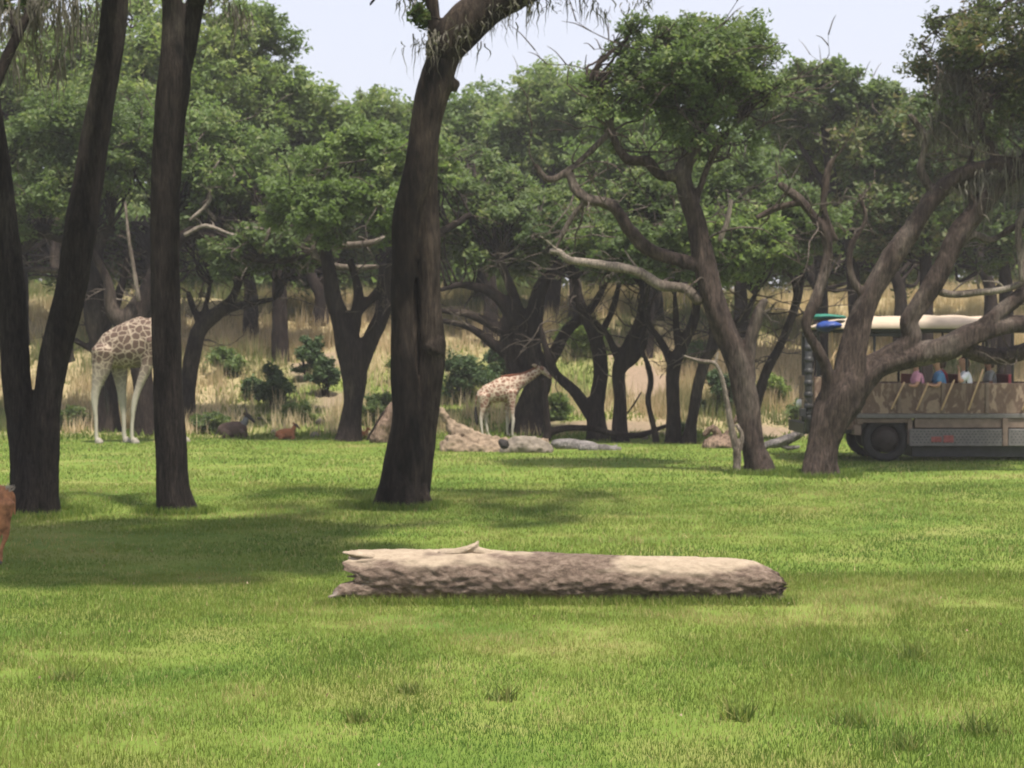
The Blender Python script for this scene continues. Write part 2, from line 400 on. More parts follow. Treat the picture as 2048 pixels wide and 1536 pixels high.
def bank_grass():
    VV, TT = [], []
    n = 15000
    y = 48.2 + 32 * RNG.uniform(0, 1, n) ** 1.2; x = RNG.uniform(-0.40, 0.40, n) * y; y = y + np.clip(1.2 + 2.6 * n2(x, x * 0, .35, 44, 3), 0, 4) * (y < 53)
    u = x / y * FPX + 1024
    dens = 0.55 + 0.9 * n2(x, y, 0.22, 81)
    dens *= np.where((u > 440) & (u < 1290), 0.25 + 0.75 * sstep(57, 62, y), 1.0)
    keep = (RNG.uniform(0, 1, n) < dens) & (earth_mask(x, y) < 0.4)
    x, y = x[keep], y[keep]
    for i in range(len(x)):
        m = 15; s = RNG.uniform(0.4, 1.1) * (0.55 + 0.45 * min(1, (y[i] - 48.2) / 4)); h = s * RNG.uniform(0.55, 1.0, m)
        bx = x[i] + RNG.normal(0, 0.16, m); by = y[i] + RNG.normal(0, 0.16, m)
        base = 0.56 + 0.75 * float(noise3(np.array([x[i] * 0.33, y[i] * 0.25, 4.0]), 5))
        V, F_, T = blades(bx, by, h, RNG.uniform(0.02, 0.045, m), np.clip(base + RNG.normal(0, 0.14, m), 0, 1), 0.28, z=np.full(m, GZ(x[i], y[i]) - 0.03) if False else None)
        VV.append(V); TT.append(T)
    V = np.concatenate(VV); T = np.concatenate(TT)
    me = raw_mesh('tall_dry_grass', V, np.arange(len(V)).reshape(-1, 3), 3, False, {'tint': T})
    tag(link('tall_dry_grass', me, M['straw']), 'tall straw coloured dry grass covering the rising bank behind the trees', 'grass', kind='stuff')
    # low green herbs on the middle slope
    n = 42000; y = RNG.uniform(47.5, 63, n); x = RNG.uniform(-0.40, 0.40, n) * y; u = x / y * FPX + 1024
    w = np.maximum(0.25 + 0.75 * ((u > 440) & (u < 1290)), 0.8 * (y < 51))
    keep = (RNG.uniform(0, 1, n) < w * (0.75 + 0.9 * n2(x, y, 0.6, 91))) & (earth_mask(x, y) < 0.6); x, y = x[keep], y[keep]; m = len(x)
    V, F_, T = blades(x, y, RNG.uniform(0.06, 0.26, m), RNG.uniform(0.03, 0.07, m), np.clip(0.35 + 0.3 * n2(x, y, 0.8, 95) + RNG.normal(0, 0.1, m), 0, 1), 0.7)
    me = raw_mesh('slope_herbs', V, F_, 3, False, {'tint': T})
    tag(link('slope_herbs', me, M['grass']), 'low green herbs growing on the rough slope behind the middle trees', 'ground cover', kind='stuff')
bank_grass()

# ------------------------------------------------------------------ foliage

def leaf_cloud(puffs, n, size, tint0=0.45, seed=0, sub=9, spread=0.34):
    """puffs: (cx,cy,cz,rx,ry,rz); leaves gather in sprays on each puff"""
    Q = np.asarray(puffs, float); w = (Q[:, 3] * Q[:, 5]); w = w / w.sum()
    cen, rad, pt = [], [], []
    for q in Q:
        d = unit(sub); d[:, 2] = d[:, 2] * 0.9 + 0.15
        r = RNG.uniform(0.35, 1.22, (sub, 1)); cen.append(q[:3] + d * r * q[3:]); rad.append(np.repeat(q[None, 3:] * spread, sub, 0) * RNG.uniform(0.45, 1.5, (sub, 1)))
        pt.append(np.full(sub, RNG.normal(0, 0.10)) + RNG.normal(0, 0.13, sub))
    cen = np.concatenate(cen); rad = np.concatenate(rad); pt = np.concatenate(pt); ws = np.repeat(w / sub, sub); ws /= ws.sum()
    k = RNG.choice(len(cen), n, p=ws)
    c = cen[k] + unit(n) * (RNG.uniform(0, 1, (n, 1)) ** 0.5) * rad[k] * 1.25 + RNG.normal(0, 0.05, (n, 3))
    nm = unit(n); nm[:, 2] = np.abs(nm[:, 2]) + 0.35; nm /= np.linalg.norm(nm, axis=1)[:, None]
    a = np.cross(nm, unit(n)); a /= np.linalg.norm(a, axis=1)[:, None] + 1e-9; b = np.cross(nm, a)
    L = size * RNG.uniform(0.45, 1.6, (n, 1)); Wd = L * 0.75
    V = np.stack([c - a * L * 0.5, c + b * Wd * 0.5 + a * L * 0.1, c + a * L * 0.55 - b * Wd * 0.25], 1).reshape(-1, 3)
    t = np.clip(tint0 + pt[k] + RNG.normal(0, 0.15, n), 0, 1)
    return V, np.repeat(t, 3)

def crown_puffs(E, n, seed=0, pr=(0.3, 0.48), umbrella=0.2):
    """E: list of ellipsoids (centre xyz, radii xyz)"""
    out = []; rs = np.random.default_rng(seed); vol = np.array([e[3] * e[5] for e in E]); vol = vol / vol.sum()
    while len(out) < n:
        e = E[rs.choice(len(E), p=vol)]; d = rs.normal(0, 1, 3); d /= np.linalg.norm(d); r = rs.uniform(0.25, 1) ** 0.5
        if d[2] < -0.25 and rs.uniform() < umbrella + 0.3: continue
        p = np.array(e[:3]) + d * np.array(e[3:]) * r * 0.86
        R = rs.uniform(*pr) * min(e[3], e[5] * 1.3, 3.6)
        out.append((*p, R * rs.uniform(0.9, 1.35), R * rs.uniform(0.9, 1.35), R * rs.uniform(0.6, 0.95)))
    return out

def twigs_to(mb, chains, puffs, rs, r0=0.045, frac=1.0):
    pts = np.concatenate([c[len(c) // 3:] for c in chains])
    for q in puffs:
        if rs.random() > frac: continue
        c = np.array(q[:3]); d = np.linalg.norm(pts - c, axis=1) + np.clip(pts[:, 2] - c[2] + 0.4, 0, 9) * 1.6
        s = pts[int(np.argmin(d))]; L = np.linalg.norm(c - s)
        if L < 0.3: continue
        mid = (s + c) / 2 + np.array([rs.uniform(-.18, .18) * L, rs.uniform(-.18, .18) * L, rs.uniform(-.05, .22) * L])
        m1 = (s + mid) / 2 + np.array([rs.uniform(-.1, .1), rs.uniform(-.1, .1), rs.uniform(-.1, .1)]) * L
        r = r0 * min(1.8, 0.5 + L * 0.22)
        mb.tube([s, m1, mid, c], [r, r * 0.8, r * 0.55, r * 0.15], 5, sub=3, caps=False)
        for _ in range(4):
            e = c + np.array([rs.uniform(-1, 1) * q[3], rs.uniform(-1, 1) * q[4], rs.uniform(-.6, .9) * q[5]]) * 1.1
            b = mid * 0.4 + c * 0.6; m2 = (b + e) / 2 + np.array([rs.uniform(-.15, .15) for _ in range(3)])
            mb.tube([b, m2, e], [r * 0.4, r * 0.28, r * 0.08], 4, sub=2, caps=False)

def moss_mesh(anchors, per, lmin, lmax, w=0.02, spread=0.11):
    VV, FF, TT, n0 = [], [], [], 0
    for a in anchors:
        k = max(3, int(per * RNG.uniform(0.5, 1.5))); Lc = lmin * .4 + (lmax - lmin * .4) * RNG.uniform(0, 1) ** 2.4; t0 = RNG.uniform(0.15, 0.7); sp_ = spread * RNG.uniform(.4, 2.2)
        for _ in range(k):
            p = np.array(a) + np.array([RNG.normal(0, sp_), RNG.normal(0, sp_), RNG.uniform(-.05, .05)]); L = Lc * RNG.uniform(0.3, 1.0); seg = 5
            an = RNG.uniform(0, math.pi); d = np.array([math.cos(an), math.sin(an), 0]); pts = []
            drift = np.zeros(3)
            for s in range(seg + 1):
                f = s / seg; ww = w * (0.35 + 1.1 * math.sin(math.pi * min(1, f + 0.2)) ** 1.0) * (1 - f) ** 0.6 + 0.003
                drift = drift + np.array([RNG.normal(0, 0.03), RNG.normal(0, 0.03), 0])
                q = p + drift - np.array([0, 0, L * f]); pts += [q - d * ww / 2, q + d * ww / 2]
            VV.append(np.array(pts)); FF += [(n0 + 2 * s, n0 + 2 * s + 1, n0 + 2 * s + 3, n0 + 2 * s + 2) for s in range(seg)]
            TT.append(np.full(len(pts), np.clip(t0 + RNG.normal(0, .12), 0, 1))); n0 += len(pts)
    return raw_mesh('moss', np.concatenate(VV), FF, 4, False, {'tint': np.concatenate(TT)})

def chain3(ch, Y):
    """pixel chain [(px,py,width px[,dY])] -> points, radii in metres"""
    pts, rad = [], []
    for c in ch:
        y = Y + (c[3] if len(c) > 3 else 0.0); pts.append(P(c[0], c[1], y)); rad.append(c[2] / 2 * y / FPX)
    return np.array(pts), np.array(rad)

def tree(name, label, cat, Y, chains, crowns, bark='bark_far', leaf='leaf_mid', nleaf=26000, size=0.13, npuff=42,
         voxel=0.06, lobes=0.06, group=None, seed=1, moss=None, pale=None, tint=0.45, twig=0.045, twist=0.8, flare=1.25, roughness=0.03, pr=(0.24, 0.42), spread=0.33, subpuff=15, twigfrac=1.0, bare=0):
    rs = random.Random(seed)
    C3 = [chain3(c, Y) for c in chains]
    p0 = C3[0][0][0]; gz = GZ(p0[0], p0[1]); root = empty(name, (p0[0], p0[1], gz), label, cat, group)
    C3[0][0][0][2] = gz + 0.0
    r0 = C3[0][1][0]
    pts = np.concatenate([[[p0[0], p0[1], gz - 0.25]], C3[0][0]]); rad = np.concatenate([[r0 * flare * 1.1], [r0 * flare], C3[0][1][1:]])
    dens = [(pts, rad)] + C3[1:]
    mb = MB()
    for i, (p, r) in enumerate(dens):
        # small irregular bends so that limbs do not read as smooth pipes
        mb.tube(p, r, 18 if voxel < 0.05 else 12, sub=5, lobes=lobes, twist=twist, seed=seed * 7 + i)
    for k in range(5):     # root flare
        a = rs.uniform(0, 6.28); d = np.array([math.cos(a), math.sin(a), 0]); q = np.array([p0[0], p0[1], gz])
        mb.tube([q + d * r0 * 0.4 + [0, 0, r0 * 1.6], q + d * r0 * 0.85 + [0, 0, r0 * 0.5], q + d * r0 * 1.4 + [0, 0, -0.08]], [r0 * 0.4, r0 * 0.36, r0 * 0.2], 8, sub=3)
    me = fuse(mb, voxel, 'trunk', 2 if voxel > .03 else 1); displace(me, roughness, 2.6, seed, 4, (1, 1, 0.6)); displace(me, roughness * .55, 9, seed + 3, 3, (1, 1, .35))
    link('trunk', me, M[bark], root)
    if pale:
        for i, c in enumerate(pale):
            mb = MB(); p, r = chain3(c, Y); mb.tube(p, r, 9, sub=5, lobes=0.06, seed=i)
            for k in range(1, len(p)):
                if rs.random() < 0.75:
                    e = p[k] + np.array([rs.uniform(-.5, .5), rs.uniform(-.3, .3), rs.uniform(-.15, .6)]); rr = r[k] * 0.4
                    mb.tube([p[k], (p[k] + e) / 2 + [rs.uniform(-.1, .1), 0, .05], e], [rr, rr * .7, rr * .2], 5, sub=3)
            me = mb.mesh('dead_branch', True); displace(me, 0.02, 7, 3)
            tag(link('dead_branch', me, M['bark_pale'], root), 'pale bare dead branch')
    if crowns:
        E = []
        for (cx, cy, rx, ry, dY, dr) in crowns:
            c = P(cx, cy, Y + dY); s = (Y + dY) / FPX; dr = dr * (0.42 if Y > 45 else 1); E.append((*c, rx * s, dr, ry * s))
        pf = crown_puffs(E, npuff, seed, pr)
        lc = [resample(p, r, 4)[0] for p, r in dens]
        mb = MB(); twigs_to(mb, lc, pf, rs, twig, twigfrac)
        if mb.n: link('branches', mb.mesh('branches', True), M[bark], root)
        if bare:      # fine leafless twigs, grey and crooked, standing out of the crown's underside
            mb = MB(); allp = np.concatenate([c[len(c) // 2:] for c in lc] + [np.array([q[:3] for q in pf])])
            for _ in range(bare):
                a = allp[rs.randrange(len(allp))]; d = np.array([rs.uniform(-1, 1), rs.uniform(-1, .6), rs.uniform(-.45, .5)]); q = a.copy(); pts = [q]; st = rs.uniform(.18, .42)
                for k in range(rs.randint(3, 6)):
                    d = d + np.array([rs.uniform(-.6, .6), rs.uniform(-.4, .4), rs.uniform(-.45, .4)]); d /= np.linalg.norm(d); q = q + d * st; pts.append(q)
                    if rs.random() < .6:
                        e = d + np.array([rs.uniform(-1, 1), rs.uniform(-.6, .6), rs.uniform(-.3, 1)]); mb.tube([q, q + e * st * .5 + [0, 0, .05], q + e * st * .9], [.014, .010, .004], 4, sub=2, caps=False)
                r0_ = rs.uniform(.014, .032); mb.tube(pts, np.linspace(r0_, .005, len(pts)), 4, sub=2, caps=False)
            tag(link('bare_twigs', mb.mesh('bare_twigs', True), M['bark_twig'], root), kind='stuff')
        V, T = leaf_cloud(pf, nleaf, size, tint, seed, sub=subpuff, spread=spread)
        link('crown', raw_mesh('crown', V, np.arange(len(V)).reshape(-1, 3), 3, False, {'tint': T}), M[leaf], root)
    if moss:
        anchors, per, l0, l1 = moss
        tag(link('spanish_moss', moss_mesh(anchors, per, l0, l1), M['moss'], root), kind='stuff')
    return root

def along(ch, Y, n, t0=0.0, t1=1.0, jit=0.1):
    p, r = resample(*chain3(ch, Y), 6); k = np.linspace(t0 * (len(p) - 1), t1 * (len(p) - 1), n).astype(int)
    return [p[i] + np.array([RNG.normal(0, jit), RNG.normal(0, jit), -r[i, 0] * 0.6]) for i in k]

# ---- foreground trees ----
Y1 = 26.2
tree('oak_tree', 'twin stemmed grey oak at the left edge, its two trunks parting in a narrow V', 'tree', Y1,
     [[(68, 1022, 100), (66, 960, 92), (50, 860, 66), (32, 750, 58), (24, 600, 56), (8, 450, 54), (-4, 330, 50), (-22, 200, 46), (-50, 60, 42), (-90, -120, 36, 1), (-190, -260, 26, 1)],
      [(86, 1015, 62, -0.05), (90, 930, 58, -0.1), (93, 820, 56, -0.1), (108, 720, 60, -0.1), (138, 600, 62, -.1), (158, 480, 66, -.1), (176, 370, 60), (197, 230, 54), (219, 110, 52), (230, 0, 52), (226, -130, 46), (180, -260, 34), (90, -330, 22)],
      [(230, -90, 34), (300, -200, 26), (380, -300, 18, -1)], [(230, -90, 34), (250, -260, 28, -2.5), (240, -470, 18, -7.5)], [(-20, 190, 26), (40, 60, 20, .4), (110, -60, 16, .8), (190, -170, 12, 1)], [(-60, 20, 24), (-160, -80, 20, -1), (-300, -200, 12, -2)]],
     [(180, -480, 640, 190, -8.5, 4.6), (-200, -300, 420, 170, -4, 4), (30, 20, 60, 60, 1.2, .9)], 'bark_near', 'leaf_dark', 90000, 0.20, 110, 0.035, 0.035, seed=3, flare=1.08, roughness=0.018,  # first two crowns unseen overhead, pushed forward to throw shade on the lawn
     moss=(along([(-40, 40, 20), (60, 10, 20), (170, -10, 20)], Y1 + .6, 44, jit=.5) + along([(-10, 120, 20), (60, 60, 20)], Y1 + .8, 12, jit=.4), 16, 0.5, 1.3), pr=(.2, .34))
tree('oak_tree', 'straight slim dark oak standing right in front of the large giraffe', 'tree', Y1,
     [[(349, 1022, 72), (345, 940, 64), (338, 800, 60), (332, 600, 58), (330, 400, 60), (338, 250, 64), (348, 150, 66), (345, 60, 44), (342, -40, 40), (330, -180, 34), (290, -300, 22)],
      [(352, 170, 46, .05), (374, 90, 40, .1), (392, 0, 36, .1), (420, -110, 32), (480, -230, 24), (560, -320, 16)],
      [(392, 0, 36), (450, -180, 30, -2.5), (560, -460, 18, -7)], [(400, -50, 24), (450, -90, 16, .3), (520, -120, 10, .5)]],
     [(640, -500, 580, 180, -8.2, 4.4)], 'bark_near', 'leaf_dark', 85000, 0.20, 100, 0.035, 0.03, seed=4, flare=1.02, roughness=0.015,  # crown out of view, shifted nearer the camera to shade the grass
     moss=([P(x, y, Y1 + d) for x, y, d in ((440, -20, 0), (455, -15, .2), (468, 10, .1), (474, 22, 0), (470, 30, .1), (445, -30, .3), (430, -30, .2), (410, -15, .1), (300, -20, .2), (275, -30, .4), (488, -30, .3), (120, -30, .5))], 20, 0.45, 1.05), pr=(.2, .34))
Y3 = 27.3
limb3 = [(880, 110, 74), (930, 50, 88), (990, 5, 74), (1080, -35, 62, -.2), (1200, -90, 46, -.4), (1330, -130, 34, -.6), (1480, -170, 22, -.8)]
tree('oak_tree', 'big black barked oak leaning right in the middle, two stems grown together', 'tree', Y3,
     [[(802, 1010, 100), (812, 920, 86), (816, 840, 66), (808, 760, 52), (804, 650, 46), (806, 540, 50), (814, 430, 58), (838, 340, 66), (850, 250, 64), (868, 175, 70), (890, 110, 66), (930, 50, 70)],
      [(832, 990, 56, .1), (846, 880, 52, .16), (859, 790, 50, .12), (867, 700, 54, .12), (859, 600, 46, .12), (858, 500, 50, .12), (855, 400, 46, .12), (856, 300, 42, .1)],
      [(836, 940, 40, .3), (836, 820, 44, .32), (836, 700, 44, .34), (833, 560, 44, .34), (836, 420, 40, .3)], [(870, 700, 48, 0), (880, 680, 30, 0)], limb3,
      [(884, 150, 40), (872, 80, 30), (864, 0, 26), (850, -90, 24), (800, -200, 18)], [(905, 172, 30), (915, 165, 18)],
      [(1180, -80, 24, -.4), (1260, -40, 16, -.3), (1360, -10, 10, 0)], [(800, -60, 14), (770, -30, 10), (740, 10, 6)]],
     [(1150, -450, 560, 140, -5.2, 3.2), (1300, -40, 260, 34, -.3, 1.0), (830, 5, 60, 60, 0, .6)], 'bark_centre', 'leaf_dark', 26000, 0.13, 60, 0.026, 0.05, seed=5, flare=1.0, roughness=0.02, twist=.5,  # first crown unseen, set forward so its shade lands behind the log
     moss=(along(limb3, Y3, 30, .25, .8, .12) + along([(850, 60, 10), (880, 100, 10), (950, 40, 10)], Y3 - .3, 14, jit=.12) + [P(x, y, Y3) for x, y in ((712, -20), (818, 0), (832, 5), (860, 90), (1100, 5), (1125, 15), (1200, 10), (1202, 20), (1240, -5), (1290, 0), (1060, 0))], 14, 0.3, 0.9), pr=(.1, .2))

# ---- middle right trees ----
Y4 = 34.8
tree('oak_tree', 'slanting oak right of centre with a pale bare limb pointing left over the lawn', 'tree', Y4,
     [[(1518, 942, 50), (1502, 880, 48), (1492, 800, 50), (1478, 730, 50), (1445, 650, 46), (1420, 580, 46), (1406, 510, 40), (1392, 440, 38), (1372, 380, 34), (1366, 340, 32), (1395, 280, 26), (1420, 200, 20), (1440, 120, 14)],
      [(1405, 535, 30), (1350, 518, 26), (1300, 500, 30), (1262, 462, 28), (1225, 412, 24), (1175, 398, 22), (1150, 378, 24), (1138, 345, 18)],
      [(1175, 398, 14), (1140, 440, 12), (1110, 500, 8)], [(1370, 350, 28), (1322, 350, 22), (1295, 322, 22), (1255, 318, 18), (1232, 285, 16), (1215, 240, 12), (1180, 180, 9)],
      [(1225, 260, 12), (1150, 330, 12), (1100, 360, 14), (1070, 330, 8)], [(1500, 760, 26), (1500, 690, 26), (1515, 630, 22), (1530, 600, 14)],
      [(1385, 420, 16), (1430, 300, 12), (1480, 240, 9)]],
     [(1390, 160, 160, 115, 0, 1.7), (1240, 200, 110, 65, .3, 1.1), (1320, 80, 110, 55, .2, 1.2), (1500, 220, 80, 80, .4, 1.1), (1400, 290, 120, 40, .2, 1.2), (1275, 130, 60, 40, 0, .8), (1545, 140, 40, 60, 0, .8), (1470, 80, 60, 50, 0, .9), (1200, 270, 60, 35, 0, .7)], 'bark_brown', 'leaf_mid', 44000, 0.10, 130, 0.028, 0.13, seed=6, flare=1.1, roughness=0.03, pr=(.22, .36), tint=.45, twist=2.0, bare=70,
     pale=[[(1398, 602, 22), (1370, 578, 20), (1320, 570, 22), (1280, 545, 19), (1235, 535, 20), (1180, 526, 16), (1140, 520, 15), (1120, 505, 12), (1102, 502, 10)], [(1440, 480, 10), (1455, 440, 11), (1462, 400, 8)]],
     moss=([P(x, y, Y4 + .2) for x, y in ((1370, 300), (1385, 310), (1330, 290), (1290, 250), (1440, 290), (1420, 310), (1460, 300), (1350, 310))], 12, .3, .8))
Y5 = 34.2
limbA = [(1690, 790, 75.6), (1706, 700, 55.4), (1738, 600, 45.4), (1780, 520, 45.4), (1830, 450, 38.6), (1872, 390, 37), (1925, 350, 37), (1990, 333, 35.3), (2060, 326, 31.9), (2180, 270, 28.5), (2330, 160, 19)]
limbC = [(1690, 790, 63.8), (1750, 735, 55.4), (1820, 712, 48.7), (1890, 696, 52.1), (1950, 668, 47), (2010, 652, 37), (2090, 640, 33.6), (2240, 600, 24.7)]
tree('oak_tree', 'broad oak with several thick twisting limbs fanning right in front of the safari truck', 'tree', Y5,
     [[(1636, 945, 65.5), (1646, 890, 62.2), (1668, 830, 77.3), (1690, 790, 84), (1706, 740, 58.8)], limbA,
      [(1780, 722, 42), (1822, 680, 37), (1818, 640, 33.6), (1850, 590, 37), (1882, 540, 37), (1912, 480, 38.6), (1955, 420, 38.6), (1998, 365, 37), (2050, 325, 32.3), (2150, 200, 20.9)],
      limbC, [(1950, 668, 33.6), (2000, 625, 30.2), (2048, 585, 28.5), (2140, 500, 20.9)], [(1915, 690, 33.6, .2), (1975, 712, 30.2, .3), (2040, 705, 30.2, .3), (2120, 670, 28.5)],
      [(1745, 730, 30.2), (1785, 700, 30.2), (1815, 690, 22.8)],
      [(1655, 800, 28.5, -.1), (1655, 740, 22.8, -.2), (1635, 700, 20.9, -.2), (1612, 650, 19, -.2), (1635, 590, 22.8, -.1), (1655, 520, 20.9), (1652, 470, 20.9), (1625, 430, 17.1), (1600, 400, 17.1), (1560, 370, 11.4)],
      [(1672, 480, 11.4), (1648, 420, 13.3), (1652, 360, 13.3), (1660, 330, 9.5), (1690, 290, 7.6)], [(1600, 405, 11.4), (1555, 415, 11.4), (1515, 435, 7.6)],
      [(1905, 500, 20), (1945, 470, 17), (1985, 480, 15), (2040, 450, 13), (2100, 460, 10)], [(1740, 600, 18), (1705, 560, 14), (1700, 500, 12), (1730, 440, 9), (1720, 390, 6)], [(1872, 390, 18), (1840, 340, 15), (1850, 280, 12), (1820, 230, 8)], [(1955, 420, 18), (1930, 360, 14), (1945, 300, 11), (1925, 240, 8)],
      [(2000, 335, 22.8), (1960, 250, 19), (1935, 170, 15.2), (1920, 90, 11.4)]],
     [(1960, 150, 140, 130, -.2, 1.8), (2120, 170, 150, 100, 0, 2.0), (1900, 70, 70, 60, 0, .9), (2150, 20, 150, 120, 0, 2), (1990, 40, 90, 60, .5, 1.4)], 'bark_brown', 'leaf_olive', 40000, 0.10, 110, 0.028, 0.15, seed=8, flare=1.15, roughness=0.035, twist=2.2, tint=.4, bare=60,
     pale=[[(1858, 572, 20), (1900, 588, 16), (1960, 584, 15), (2010, 578, 14), (2060, 560, 12)], [(2046, 560, 16, -.2), (2040, 500, 14, -.2), (2036, 460, 14, -.2), (2046, 420, 12, -.2)], [(1965, 680, 9), (1990, 664, 7), (2008, 655, 5)]],
     moss=(along(limbA, Y5, 16, .55, .9, .15) + [P(x, y, Y5) for x, y in ((1910, 170), (1925, 190), (1940, 200), (1950, 220), (1905, 240), (1930, 260), (1960, 190), (1900, 130), (1935, 240), (1880, 230), (1860, 260), (1970, 260), (1990, 280), (2030, 300), (1915, 215), (1945, 265), (1895, 150), (1925, 140), (1955, 150), (1935, 215), (1915, 260), (1950, 290), (1870, 180), (1985, 210), (2010, 240), (1990, 160), (1905, 190), (1940, 180))], 40, .5, 1.6), pr=(.2, .34))

